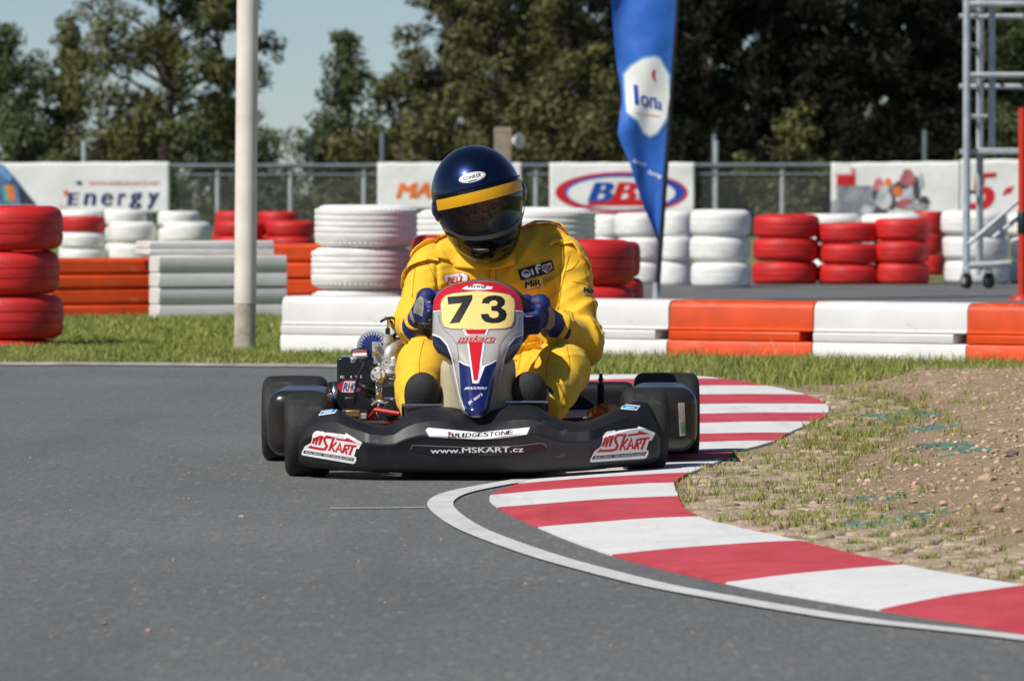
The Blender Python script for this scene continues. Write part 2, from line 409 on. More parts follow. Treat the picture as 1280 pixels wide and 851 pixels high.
def rbox(X, Y, Z, c, h, r):
    qx, qy, qz = np.abs(X - c[0]) - h[0] + r, np.abs(Y - c[1]) - h[1] + r, np.abs(Z - c[2]) - h[2] + r
    return np.sqrt(np.maximum(qx, 0) ** 2 + np.maximum(qy, 0) ** 2 + np.maximum(qz, 0) ** 2) + np.minimum(np.maximum(np.maximum(qx, qy), qz), 0) - r
def obj_np(name, V, F, mats, parent=None, mi=None, smooth=True):
    org = np.array(parent_org(parent)) if parent is not None else np.zeros(3)
    o = bpy.data.objects.new(name, np_mesh(name, np.asarray(V) - org, F, mats, mi, smooth))
    return link(o, parent)
def bvh_np(V, F): return BVHTree.FromPolygons([Vector(v) for v in V], [tuple(f) for f in F])
def bvh_obj(o):
    dg = bpy.context.evaluated_depsgraph_get(); e = o.evaluated_get(dg); me = e.to_mesh()
    org = parent_org(o.parent) if o.parent is not None else Vector((0, 0, 0))
    org = org + Vector(o.location)
    t = BVHTree.FromPolygons([v.co + org for v in me.vertices], [tuple(p.vertices) for p in me.polygons])
    e.to_mesh_clear(); return t

# ------------------------------------------------------------------ printed marks laid on real surfaces
def tess(poly, maxlen):
    P = [Vector((p[0], p[1], 0)) for p in poly]
    tris = [[P[i].copy() for i in t] for t in geometry.tessellate_polygon([P])]
    return refine(tris, maxlen)
def refine(tris, maxlen):
    for _ in range(7):
        L = max(((t[0] - t[1]).length for t in tris), default=0); L = max(L, max(((t[1] - t[2]).length for t in tris), default=0), max(((t[2] - t[0]).length for t in tris), default=0))
        if L <= maxlen: break
        out = []
        for a, b, c in tris:
            ab, bc, ca = (a + b) / 2, (b + c) / 2, (c + a) / 2
            out += [[a, ab, ca], [ab, b, bc], [ca, bc, c], [ab, bc, ca]]
        tris = out
    return tris
def stroke(pts, w):
    P = [Vector((p[0], p[1])) for p in pts]; L, R = [], []
    for i, p in enumerate(P):
        d = (P[min(i + 1, len(P) - 1)] - P[max(i - 1, 0)]).normalized(); n = Vector((-d.y, d.x))
        k = 1.0
        if 0 < i < len(P) - 1:
            d1 = (P[i] - P[i - 1]).normalized(); k = 1 / max(0.55, abs(n.dot(Vector((-d1.y, d1.x)))))
        L.append(p + n * w / 2 * k); R.append(p - n * w / 2 * k)
    return [[L[i], L[i + 1], R[i + 1], R[i]] for i in range(len(P) - 1)]
def arc(cx, cy, rx, ry, a0, a1, n=14):
    return [(cx + rx * math.cos(math.radians(a0 + (a1 - a0) * i / n)), cy + ry * math.sin(math.radians(a0 + (a1 - a0) * i / n))) for i in range(n + 1)]
def text_tris(body, bold=0.0, shear=0.0):
    cu = bpy.data.curves.new('lettering', 'FONT'); cu.body = body; cu.shear = shear; cu.resolution_u = 4
    o = bpy.data.objects.new('lettering', cu); COL.objects.link(o)
    dg = bpy.context.evaluated_depsgraph_get(); dg.update(); e = o.evaluated_get(dg); me = e.to_mesh()
    vs = [v.co.copy() for v in me.vertices]; me.calc_loop_triangles()
    tr = [[Vector((vs[i].x, vs[i].y, 0)) for i in t.vertices] for t in me.loop_triangles]
    e.to_mesh_clear(); bpy.data.objects.remove(o); bpy.data.curves.remove(cu)
    xs = [p.x for t in tr for p in t]; ys = [p.y for t in tr for p in t]
    return tr, min(xs), max(xs), min(ys), max(ys)
class Marks(MB):
    """2D shapes in a chart (u,v) laid on a surface by fn(u,v,lift) -> world point"""
    def __init__(s, fn, maxlen): super().__init__(); s.fn = fn; s.ml = maxlen
    def tris(s, T, m, lift):
        T = refine(T, s.ml); key = {}; vs = []; fs = []
        for t in T:
            f = []
            for p in t:
                k = (round(p.x, 4), round(p.y, 4))
                if k not in key:
                    w = s.fn(p.x, p.y, lift)
                    key[k] = len(vs) if w is not None else None
                    if w is not None: vs.append(w)
                f.append(key[k])
            if None not in f and len(set(f)) == 3: fs.append(tuple(f))
        if fs: s.add(vs, fs, m)
    def poly(s, P, m, lift=0.0): s.tris(tess(P, s.ml), m, lift)
    def line(s, P, w, m, lift=0.0):
        for q in stroke(P, w): s.poly(q, m, lift)
    def text(s, body, o, ux, vy, m, lift=0.0, bold=0.0, shear=0.0):
        """o: chart point of the text box's lower left; ux: vector of its full width; vy: vector of its full height"""
        tr, x0, x1, y0, y1 = text_tris(body, bold, shear)
        o, ux, vy = Vector(o), Vector(ux), Vector(vy)
        sh = bold * 1.3 * (y1 - y0) / max(x1 - x0, .01) if bold else 0     # heavier strokes: the letter struck again a little aside
        for q, f in enumerate((0, -1, 1, -.5, .5)[:5 if bold >= .03 else (3 if bold else 1)]):
            T = [[(o + ux * ((p.x - x0) / (x1 - x0) + sh * f) + vy * ((p.y - y0) / (y1 - y0))).to_3d() for p in t] for t in tr]
            s.tris(T, m, lift + q * .00012)
def on_surface(tree, lift0=0.0012):
    def fn(u, v, lift):
        d = ray(u, v).normalized(); h = tree.ray_cast(CAM, d)
        if h[0] is None: return None
        n = h[1] if h[1].dot(d) < 0 else -h[1]
        return h[0] + n * (lift0 + lift) * 0.5 - d * (lift0 + lift) * 0.5
    return fn
# ================================================================== SETTING
def sheet(name, poly, z, m, kind='structure'):
    tr = geometry.tessellate_polygon([[Vector((p[0], p[1], 0)) for p in poly]])
    b = MB(); b.add([(p[0], p[1], z) for p in poly], [tuple(t) for t in tr], m)
    o = b.build(name); tag(o, kind=kind); return o
KL = [(1500, 850), (1290, 797), (1100, 766), (905, 732), (765, 697), (672, 662), (622, 637), (612, 622), (645, 608), (700, 588), (735, 574), (775, 560), (800, 548), (815, 533), (815, 521), (800, 509), (780, 497), (755, 486), (725, 477), (690, 471)]
KR = [(1720, 790), (1480, 757), (1280, 733), (1130, 708), (1000, 677), (870, 647), (848, 621), (843, 604), (862, 592), (905, 575), (925, 564), (970, 552), (985, 542), (1018, 528), (1035, 517), (1033, 506), (1008, 494), (960, 483), (905, 474), (860, 470)]
gl = [gnd(*p) for p in KL]; gr = [gnd(*p, 0.03) for p in KR]
NS = 8
cl = catmull(gl, NS); crr = catmull(gr, NS)
def smooth_line(P, it=6):
    P = [p.copy() for p in P]
    for _ in range(it):
        P = [P[0]] + [(P[i - 1] + P[i] * 2 + P[i + 1]) / 4 for i in range(1, len(P) - 1)] + [P[-1]]
    return P
cl = smooth_line(cl); crr = smooth_line(crr)
# ground sheet to the horizon
b = MB(); b.grid([[(x, y, 0) for x in (-1500, -60, -10, 10, 60, 1500)] for y in (-200, 0, 30, 60, 200, 3000)], MATS['turf'])
tag(b.build('ground'), kind='structure')
trk = [(-70, -30), (70, -30), (70, 4), (12, 6.2), (4, 8.2)] + [(p.x + 0.02, p.y) for p in cl] + [(-0.1, 28.9), (-0.95, 29.35), (-2.2, 29.72), (-70, 29.9)]
sheet('track', trk, 0.004, MATS['asphalt'])
sheet('far_road', [(1.0, 44.5), (60, 43.0), (60, 58.5), (0.4, 58.5)], 0.004, MATS['asphalt'])
edge_m = mat('edge_concrete', (.33, .31, .28), .9, var=.35, vscale=6, bump=.4, bscale=40); b = MB(); edge = [(-70, 29.93), (-2.2, 29.75), (-0.95, 29.38), (-0.1, 28.93)]
for i in range(3):
    (x0, y0), (x1, y1) = edge[i], edge[i + 1]
    b.add([(x0, y0, 0.008), (x1, y1, 0.008), (x1, y1 + 0.08, 0.022), (x0, y0 + 0.08, 0.022), (x1, y1 + 0.10, 0.0), (x0, y0 + 0.10, 0.0)], [(0, 1, 2, 3), (3, 2, 4, 5)], edge_m)
tag(b.build('road_edge_strip'), kind='structure')
# kerb: painted stripes, gently domed
b = MB(); M = 7
def kz(t): return 0.008 + 0.026 * (1 - (1 - t) ** 1.6)
for s in range(len(cl) - 1):
    seg = s // NS
    m = MATS['kerb_red'] if seg % 2 == 1 else MATS['kerb_white']
    def row(i):
        a, c = cl[i], crr[i]
        r = [Vector((a.x, a.y, -0.01))]
        for t in range(M + 1):
            tt = t / M; p = a.lerp(c, tt); j = 0.0
            if i % NS == 0: j = 0.015 * noise.noise(Vector((p.x * 7, p.y * 3, i)))
            e = 0.006 * noise.noise(Vector((p.x * 20, p.y * 9, 3))) if t in (0, M) else 0
            r.append(Vector((p.x + e, p.y + j, kz(tt) + 0.0015 * noise.noise(Vector((p.x * 6, p.y * 6, 0))))))
        r.append(Vector((c.x + 0.004, c.y, -0.03))); return r
    ra, rb = row(s), row(s + 1)
    b.grid([ra, rb], m)
kerb_o = b.build('kerb', sharp=60); tag(kerb_o, kind='structure')
# painted track limit line, worn
LC = [(1500, 836), (1280, 801.5), (1100, 782), (1000, 767.5), (900, 750), (820, 735), (740, 715), (680, 698), (620, 677), (583, 661), (558, 644), (550, 631), (565, 620.5), (595, 613), (628, 607), (668, 600)]
lc = smooth_line(catmull([gnd(*p) for p in LC], 8), 4)
b = MB(); rows = []
for i, p in enumerate(lc):
    d = (lc[min(i + 1, len(lc) - 1)] - lc[max(i - 1, 0)]).normalized(); n = Vector((-d.y, d.x, 0)); w = 0.037
    rows.append([(p.x + n.x * w * k, p.y + n.y * w * k, 0.0085) for k in (-1, 0, 1)])
b.grid(rows, MATS['line_white']); tag(b.build('road_marking_line'), kind='structure')
b = MB(); a, c = gnd(412, 638.6), gnd(532, 637.2)
b.add([(a.x, a.y, 0.0082), (c.x, c.y, 0.0082), (c.x, c.y + 0.02, 0.0082), (a.x, a.y + 0.022, 0.0082)], [(0, 1, 2, 3)], MATS['line_white'])
tag(b.build('road_marking_scratch'), kind='structure')

# infield: soil mound, cobbled verge, tufts
ky = np.array([p.y for p in crr]); kx = np.array([p.x for p in crr])
# the right kerb edge as x(y); it is single valued up to the far apex
o_ = np.argsort(ky); ky_s, kx_s = ky[o_], kx[o_]
def kerb_x(y): return np.interp(y, ky_s, kx_s)
KRN = np.stack([kx, ky], 1)
def kdist(P):
    d = np.full(len(P), 1e9)
    A, B = KRN[:-1], KRN[1:]
    for a, c in zip(A, B):
        e = c - a; t = np.clip(((P - a) @ e) / max(e @ e, 1e-9), 0, 1)
        d = np.minimum(d, np.linalg.norm(P - a - t[:, None] * e, axis=1))
    return d
from mathutils.kdtree import KDTree
_fine = [crr[i].lerp(crr[i + 1], k / 6) for i in range(len(crr) - 1) for k in range(6)]
_kd = KDTree(len(_fine))
for i, p in enumerate(_fine): _kd.insert((p.x, p.y, 0), i)
_kd.balance()
def kd1(x, y): return _kd.find((x, y, 0))[2]
def vnoise(x, y, s, seed=0):
    return np.array([noise.noise(Vector((a * s, c * s, seed))) for a, c in zip(x, y)])
gx = np.concatenate([np.arange(0.2, 3.3, 0.03), np.linspace(3.4, 14, 24)])
gy = np.concatenate([np.arange(8.0, 29.6, 0.05)])
GX, GY = np.meshgrid(gx, gy, indexing='xy'); fx, fy = GX.ravel(), GY.ravel()
KD = kdist(np.stack([fx, fy], 1)); inside = fx > kerb_x(fy) - 0.0
n1, n2, n3 = vnoise(fx, fy, 1.1), vnoise(fx, fy, 4, 3), vnoise(fx, fy, 14, 5)
soilness = np.clip((KD - 0.42 - 0.10 * n1) / 0.35, 0, 1) * np.clip((28.6 - fy) / 2.0, 0, 1)
fz = np.where(inside | (KD < .06), 0.0265 + soilness * (0.030 + 0.018 * n1 + 0.014 * n2 + 0.012 * n3 + 0.015 * np.clip(KD - 1, 0, 1.2)) + 0.004 * n3, -0.06)
fz = np.where(KD < 0.05, np.minimum(fz, 0.0265), fz)
fz = np.where(fy > 29.2, -0.02, fz)
FV = np.stack([fx, fy, fz], 1); nx_, ny_ = len(gx), len(gy)
ii, jj = np.meshgrid(np.arange(ny_ - 1), np.arange(nx_ - 1), indexing='ij'); q0 = (ii * nx_ + jj).ravel()
FF = np.stack([q0, q0 + 1, q0 + nx_ + 1, q0 + nx_], 1)
so = obj_np('soil_ground', FV, FF, [MATS['soil']]); tag(so, kind='structure')
soil_tree = bvh_np(FV, FF)
def soil_z(x, y):
    h = soil_tree.ray_cast(Vector((x, y, 2)), Vector((0, 0, -1)))
    return h[0].z if h[0] is not None else 0.0
# cobbles laid in courses following the kerb
arcl = [0.0]
for i in range(1, len(crr)): arcl.append(arcl[-1] + (crr[i] - crr[i - 1]).length)
def kerb_at(s):
    i = min(max(int(np.searchsorted(arcl, s)) - 1, 0), len(crr) - 2); t = (s - arcl[i]) / max(arcl[i + 1] - arcl[i], 1e-6)
    p = crr[i].lerp(crr[i + 1], t); d = (crr[min(i + 3, len(crr) - 1)] - crr[max(i - 2, 0)]); d.z = 0; d.normalize()
    n = Vector((d.y, -d.x, 0)); return p, d, n
def rounded_stone(w, l, h, R, c):
    vs, fs = [], []
    n = 16
    prof = [(1.0, -0.6), (1.0, 0.45), (0.95, 0.82), (0.84, 0.96), (0.4, 1.0)]
    ph = random.random() * 10
    for (r, z) in prof:
        for k in range(n):
            a = 2 * PI * k / n; ca, sa = math.cos(a), math.sin(a)
            sq = (abs(ca) ** 5 + abs(sa) ** 5) ** (-1 / 5)
            j = 1 + 0.09 * math.sin(a * 2 + ph) + 0.06 * math.sin(3 * a + ph * 2)
            vs.append(R @ Vector((ca * sq * r * w * j, sa * sq * r * l * j, z * h)) + c)
    for i in range(len(prof) - 1):
        for k in range(n): fs.append((i * n + k, i * n + (k + 1) % n, (i + 1) * n + (k + 1) % n, (i + 1) * n + k))
    fs.append(tuple(range((len(prof) - 1) * n, len(prof) * n)))
    return vs, fs
b = MB(); tuft_pts = []
smax = arcl[-1]
rown = 0; s = 0.0
while s < smax - 2.5:
    p0, d0, n0 = kerb_at(s)
    width = interp(p0.y, [8, 12, 15.5, 17.5, 19, 22, 25, 27], [0.95, 0.8, 0.62, 0.42, 0.36, 0.34, 0.30, 0.2])
    pitch = 0.115; t = 0.055 + (0.06 if rown % 2 else 0)
    while t < width:
        p = p0 + n0 * t + d0 * random.uniform(-.012, .012)
        dist = kd1(p.x, p.y)
        if dist > 0.035 and random.random() < (0.97 if p.y < 19 else 0.5):
            R = Matrix.Rotation(math.atan2(d0.y, d0.x) + random.uniform(-.15, .15), 3, 'Z') @ Matrix.Rotation(random.uniform(-.06, .06), 3, 'X')
            vs, fs = rounded_stone(random.uniform(.044, .054), random.uniform(.040, .049), 0.016, R, Vector((p.x, p.y, 0.0180 + random.uniform(-.0045, .0035))))
            b.add(vs, fs, cobble_m)
        tuft_pts.append((p + n0 * 0.058 + d0 * 0.0, dist)); t += pitch + random.uniform(-.008, .008)
    s += 0.108; rown += 1
cob = b.build('cobble_path', fix=False, sharp=60); tag(cob, kind='structure')

def blades(pts, hs, ws, lean=0.5, seed=1):
    """many separate grass blades as one vertex array: each a bent strip of two quads"""
    r = np.random.default_rng(seed); n = len(pts); pts = np.asarray(pts)
    az = r.uniform(0, 2 * PI, n); fa = r.uniform(0, 2 * PI, n); ln = r.uniform(0.1, 1.0, n) * lean
    hs = np.asarray(hs); ws = np.asarray(ws)
    wx, wy = np.cos(fa) * ws / 2, np.sin(fa) * ws / 2
    lx, ly = np.cos(az) * ln * hs, np.sin(az) * ln * hs
    V = np.zeros((n, 6, 3))
    for k, (f, hh, wf) in enumerate(((0, -0.05, 1.0), (0.3, 0.55, 0.85), (1.0, 1.0, 0.22))):
        for s_, sg in ((0, -1), (1, 1)):
            V[:, k * 2 + s_, 0] = pts[:, 0] + lx * f + sg * wx * wf
            V[:, k * 2 + s_, 1] = pts[:, 1] + ly * f + sg * wy * wf
            V[:, k * 2 + s_, 2] = pts[:, 2] + hs * hh * np.sqrt(np.maximum(1 - (ln * f) ** 2 * 0.5, 0.2))
    F = np.array([[0, 1, 3, 2], [2, 3, 5, 4]])[None] + (np.arange(n) * 6)[:, None, None]
    return V.reshape(-1, 3), F.reshape(-1, 4)
def grass_obj(name, P, H, Wd, m, label, lean=0.5, seed=1):
    V, F = blades(P, H, Wd, lean, seed)
    o = obj_np(name, V, F, [m], smooth=False); return tag(o, label, 'grass', kind='stuff')
# tufts in the joints
P, H, Wd = [], [], []
for p, dist in tuft_pts:
    k = noise.noise(Vector((p.x * 2.2, p.y * 1.3, 4)))
    if dist < 0.03 or random.random() > 0.74 + 0.7 * k: continue
    n = random.randint(18, 46)
    for _ in range(n):
        a, rr = random.uniform(0, 2 * PI), abs(random.gauss(0, 0.022))
        P.append((p.x + math.cos(a) * rr * 1.3, p.y + math.sin(a) * rr, 0.026)); H.append(random.uniform(.009, .028) * (1 + 0.5 * k)); Wd.append(random.uniform(.0018, .0034))
# straggling tufts on the soil edge and along the far kerb side
for _ in range(330):
    s = random.uniform(0, smax - 0.5); p0, d0, n0 = kerb_at(s)
    t = random.uniform(0.01, 0.75) ** 1.2
    p = p0 + n0 * t
    if p.y < 15 or (t > .35 and random.random() < .5) or kd1(p.x, p.y) < 0.008: continue
    z = soil_z(p.x, p.y)
    for _ in range(random.randint(14, 44)):
        a, rr = random.uniform(0, 2 * PI), abs(random.gauss(0, 0.04))
        P.append((p.x + math.cos(a) * rr, p.y + math.sin(a) * rr, z)); H.append(random.uniform(.010, .036)); Wd.append(random.uniform(.002, .0036))
P = np.array(P); ok = P[:, 0] > kerb_x(P[:, 1]) + 0.002
grass_obj('grass_tufts', P[ok], np.array(H)[ok], np.array(Wd)[ok], grass_dry, 'short yellowish grass tufts growing in the joints of the cobbles beside the kerb', 0.9, 3)
# turf verges
def field(n, x0, x1, y0, y1, keep, h0, h1, w0, w1, seed):
    r = np.random.default_rng(seed); x = r.uniform(x0, x1, n); y = r.uniform(y0, y1, n)
    k = keep(x, y); x, y = x[k], y[k]
    cl_ = vnoise(x, y, 2.3, 9); f2 = vnoise(x, y, 9, 2)
    h = (r.uniform(h0, h1, len(x))) * (1 + 0.6 * cl_ + 0.35 * f2)
    return np.stack([x, y, np.zeros(len(x))], 1), np.maximum(h, .01), r.uniform(w0, w1, len(x))
far_l = lambda x, y: y > np.where(x < -2.2, 29.93, np.where(x < -0.95, 29.93 - (x + 2.2) * .3, 29.5 - (x + .95) * .5)) - 0.02 * np.sin(x * 40)
A = field(120000, -6.2, 0.6, 28.8, 34.2, far_l, .016, .046, .003, .006, 1)
B = field(72000, -6.6, 1.2, 34.2, 43.5, lambda x, y: y > 0, .02, .05, .005, .009, 2)
kfar = crr[-1]
def keep_r(x, y):
    edge = 27.6 + 0.25 * np.sin(x * 5) + np.clip(x - 1.6, 0, .5) * -2.0 + .25 * np.sin(x * 11)
    edge = np.where(x < 1.05, 28.25 - 0.35 * np.clip(x, 0, 1), edge)
    return y > edge
C_ = field(105000, -0.3, 5.4, 26.0, 32.2, keep_r, .02, .065, .003, .006, 5)
def keep_t(x, y):
    d = (x - 1.35) ** 2 / 0.55 ** 2 + (y - 27.2) ** 2 / 1.3 ** 2
    return (d < 1) & (x > kerb_x(y) + 0.02)
D_ = field(12000, 0.6, 2.2, 25.6, 28.9, keep_t, .02, .075, .003, .006, 6)
zt = np.array([max(soil_z(a, c), 0) for a, c in D_[0][:, :2]]); D_[0][:, 2] = zt
GP = np.concatenate([A[0], B[0], C_[0], D_[0]]); GH = np.concatenate([A[1], B[1], C_[1], D_[1]]); GW = np.concatenate([A[2], B[2], C_[2], D_[2]])
grass_obj('grass', GP, GH, GW, grass_m, 'green uneven turf of the verges between the track and the barriers', 0.7, 8)
# dry long stalks in front of the orange block
P, H, Wd = [], [], []
for _ in range(26):
    px = random.choice([random.gauss(965, 22), random.gauss(1010, 14), random.gauss(890, 30)]); p = gnd(px, 466)
    P.append((p.x, p.y + random.uniform(0, .8), 0)); H.append(random.uniform(.08, .2)); Wd.append(.004)
straw = mat('dry_straw', (0.42, 0.36, 0.16), 0.8, var=0.3)
V, F = blades(P, H, Wd, 0.7, 12)
tag(obj_np('dry_grass_stalks', V, F, [straw], smooth=False), 'thin dry stalks standing in the verge before the orange barrier block', 'grass', kind='stuff')

# clods and stones on the soil
def rock(c, r, m, b, fl=0.7):
    bm = bmesh.new(); bmesh.ops.create_icosphere(bm, subdivisions=1 if r < .02 else 2, radius=1)
    sd = random.random() * 50; sx, sy = random.uniform(.8, 1.4), random.uniform(.7, 1.2); R = Matrix.Rotation(random.random() * 6, 3, 'Z')
    vs = [R @ Vector((v.co.x * sx, v.co.y * sy, v.co.z * fl)) * r * (1 + 0.45 * noise.noise(v.co * 1.6 + Vector((sd, 0, 0)))) + Vector(c) for v in bm.verts]
    b.add(vs, [tuple(v.index for v in f.verts) for f in bm.faces], m); bm.free()
b = MB(); n = 0
while n < 9500:
    x, y = random.uniform(.4, 3.6), random.uniform(12.5, 28.2)
    d = kd1(x, y)
    if x < kerb_x(y) + .03 or d < 0.3 + 0.35 * random.random(): continue
    if x > 0.09 * y + 0.9: continue
    r = min(.0125, .0030 * (1 / max(random.random(), .02)) ** 0.55)
    rock((x, y, soil_z(x, y) + r * .1), r, clod_m, b); n += 1
tag(b.build('soil_clods', fix=False, sharp=50), 'loose brown soil clods and crumbs scattered over the infield mound', 'soil', kind='stuff')
for px, py, r, lab in ((1233, 586, .022, 'brown rounded stone lying on the soil beyond the teal netting'), (1266, 559, .020, 'small dark pointed stone lying on the soil far back'), (1247, 622, .018, 'reddish flat stone lying on the soil near the netting'), (1243, 597, .010, 'tiny grey stone lying close to the brown rounded stone')):
    p = gnd(px, py, 0.09); b = MB(); z = soil_z(p.x, p.y); rock((p.x, p.y, z + r * .45), r, stone_m if py < 570 else clod_m, b, .8)
    o = b.build('stone', org=(p.x, p.y, z), sharp=50); tag(o, lab, 'stone', 'stones lying on the soil')
# teal ground netting half buried in the soil
def netting(px0, px1, py0, py1, seed, lab):
    a, c = gnd((px0 + px1) / 2, py1, .07), gnd((px0 + px1) / 2, py0, .07)
    x0, x1 = gnd(px0, py1, .07).x, gnd(px1, py1, .07).x; b = MB(); st = .034
    nxx, nyy = int((x1 - x0) / st), int((c.y - a.y) / st)
    org = Vector(((x0 + x1) / 2, (a.y + c.y) / 2, 0.06))
    def pt(i, j):
        x, y = x0 + i * st + 0.02 * math.sin(j * .21 + seed), a.y + j * st + .03 * math.sin(i * .3 + seed)
        k = noise.noise(Vector((x * 2.6, y * 1.5, seed))); e = min(i, nxx - i, j, nyy - j) / 5
        return Vector((x, y, soil_z(x, y) + 0.002 + 0.012 * k + 0.006 * noise.noise(Vector((x * 9, y * 9, seed))))), k - 0.5 * max(0, 1 - e)
    w = .0042
    for i in range(nxx):
        for j in range(nyy):
            p, k = pt(i, j)
            if k < -.02 or noise.noise(Vector((p.x * 22, p.y * 16, seed + 4))) > .06: continue
            q, _ = pt(i + 1, j); r, _ = pt(i, j + 1)
            b.box((p + q) / 2, ((q - p).length, w * 1.6, .003), teal, (q - p).to_track_quat('X', 'Z').to_matrix())
            b.box((p + r) / 2, (w, (r - p).length, .003), teal, (r - p).to_track_quat('Y', 'Z').to_matrix())
    o = b.build('ground_netting', org=org, fix=False); tag(o, lab, 'netting', 'teal netting in the soil')
netting(1040, 1270, 588, 646, 2, 'teal plastic ground netting half buried in soil beside the cobbles')
netting(1170, 1300, 500, 566, 7, 'faint teal ground netting showing on the soil furthest from the cobbles')

# stray grit on the asphalt
b = MB()
for _ in range(70):
    p = gnd(random.uniform(0, 900), random.uniform(500, 845)); r = random.uniform(.0015, .0045)
    rock((p.x, p.y, .004 + r * .3), r, clod_m, b)
for px, py, r in ((303, 648, .008), (130, 783, .007), (185, 791, .006), (216, 790, .005), (88, 640, .004)):
    p = gnd(px, py); rock((p.x, p.y, .004 + r * .3), r, clod_m, b, .5)
tag(b.build('gravel_grit', fix=False), 'stray crumbs of soil and grit lying on the asphalt', 'grit', kind='stuff')
# ================================================================== KART
KORG = Vector((-0.108, D0, 0.0))
kart = empty('racing_kart', KORG, 'black racing kart with number 73 on its grey, red and blue nose panel', 'racing kart')
def mirror_px(P, cx=597.5): return [(2 * cx - x, y) for x, y in P]

# ---- wheels
def wheel_mesh(R, w, rimr):
    t = MB(); h = w / 2; sh = 0.032
    prof = [(rimr, -h + .012), (rimr + .012, -h + .002), (R * .80, -h)]
    for a in range(0, 91, 18):
        a = math.radians(a); prof.append((R - sh + sh * math.sin(a) ** .9, -h - 0.0 + sh * (1 - math.cos(a))))
    prof += [(R + .0015, 0)]
    prof += [(r, -z) for r, z in prof[:-1][::-1]]
    t.lathe(prof, (0, 0, 0), (1, 0, 0), rubber, 48)
    r = MB(); r.lathe([(rimr + .004, -h + .014), (rimr - .006, -h + .012), (rimr - .012, -h + .03), (.045, -h * .35), (.03, -h * .5), (0.0, -h * .5)], (0, 0, 0), (1, 0, 0), alu, 32)
    r.lathe([(rimr + .004, h - .014), (rimr - .006, h - .012), (rimr - .012, h - .03), (.045, h * .2), (.02, h * .2), (0.0, h * .2)], (0, 0, 0), (1, 0, 0), alu, 32)
    r.lathe([(.022, -h * .8), (.022, h * .8)], (0, 0, 0), (1, 0, 0), steel, 16)
    return t.mesh('tyre'), r.mesh('rim')
FM = wheel_mesh(.131, .142, .062); RM = wheel_mesh(.142, .215, .064)
def add_wheel(px, yd, zc, ms, steer=0.0, camber=0.0):
    p = W(px, 500, yd)
    h = bpy.data.objects.new('wheel', None); h.empty_display_size = .05; link(h, kart)
    h.location = (p.x - KORG.x, yd, zc); h.rotation_euler = (0, camber, steer)
    for nm, me in zip(('tyre', 'rim'), ms):
        o = bpy.data.objects.new(nm, me); link(o, h)
add_wheel(384, 0, .131, FM, math.radians(3), math.radians(-1.2)); add_wheel(804.5, 0, .149, FM, math.radians(4), math.radians(1.5))
add_wheel(369, 1.05, .142, RM); add_wheel(833, 1.05, .152, RM)

# ---- front bumper: a shell with a swept plan and a raised centre
TOPX = [373, 383, 400, 410, 422, 436, 461, 480, 493, 507, 522, 538, 552, 567, 585, 597, 612, 630, 645, 660, 672, 685, 702, 722, 741, 755, 769, 787, 800, 811, 819, 825]
TOPY = [536, 521, 513, 511, 511.5, 519, 529, 532, 530, 518, 511, 508, 508, 509, 514, 516, 514, 508, 506, 506, 508, 517, 525, 527, 524, 517.5, 510.5, 503, 501, 503, 512, 530]
BOTX = [373, 380, 395, 420, 470, 540, 600, 660, 730, 790, 815, 825]
BOTY = [577, 581, 584.5, 587, 589.5, 591, 591, 590, 587, 582, 578, 572]
def bump_front(u):      # distance ahead of the front axle
    return -(0.36 - 0.05 * abs(u) ** 1.5 - 0.135 * max(0, abs(u) - .62) / .38)
cols = []
NB = 120
for i in range(NB + 1):
    px = 373 + (825 - 373) * i / NB; u = (px - 599) / 226
    yt, yb = interp(px, TOPX, TOPY), interp(px, BOTX, BOTY); yf = bump_front(u)
    mid = yb + (yt - yb) * 0.56
    edge = max(0, abs(u) - .98) / .02; rnd = .022 * edge
    ctr = math.exp(-(u / .26) ** 2)
    prof = [(yb - .0, yf + .16), (yb + .6, yf + .06 + rnd), (yb - 1.0, yf + .028 + rnd), (yb - 5, yf + .010 + rnd), (yb - 13, yf + .004 + rnd), (mid + 4, yf - .004 + rnd), (mid + .5, yf - .008 + rnd), (mid - .5, yf - .008 + rnd),
            (mid - 2.2, yf + .022 + rnd), (mid + (yt - mid) * .5, yf + .035 + .03 * ctr + rnd), (yt + 5, yf + .075 + .07 * ctr + rnd), (yt + 1.5, yf + .10 + .09 * ctr + rnd), (yt, yf + .125 + .09 * ctr + rnd), (yt + 1.5, yf + .165 + .07 * ctr + rnd), (yt + 14, yf + .19 + .06 * ctr)]
    col = []
    for k in range(len(prof) - 1):
        for s_ in (0, .5):
            a, c = prof[k], prof[k + 1]; col.append(W(px, a[0] + (c[0] - a[0]) * s_, a[1] + (c[1] - a[1]) * s_))
    col.append(W(px, *prof[-1])); cols.append(col)
b = MB(); b.grid(cols, blk_plastic)
b.add(cols[0], [tuple(range(len(cols[0])))], blk_plastic); b.add(cols[-1], [tuple(range(len(cols[-1])))], blk_plastic)
bumper = b.build('front_bumper', kart, sharp=24)
bt = bvh_obj(bumper)
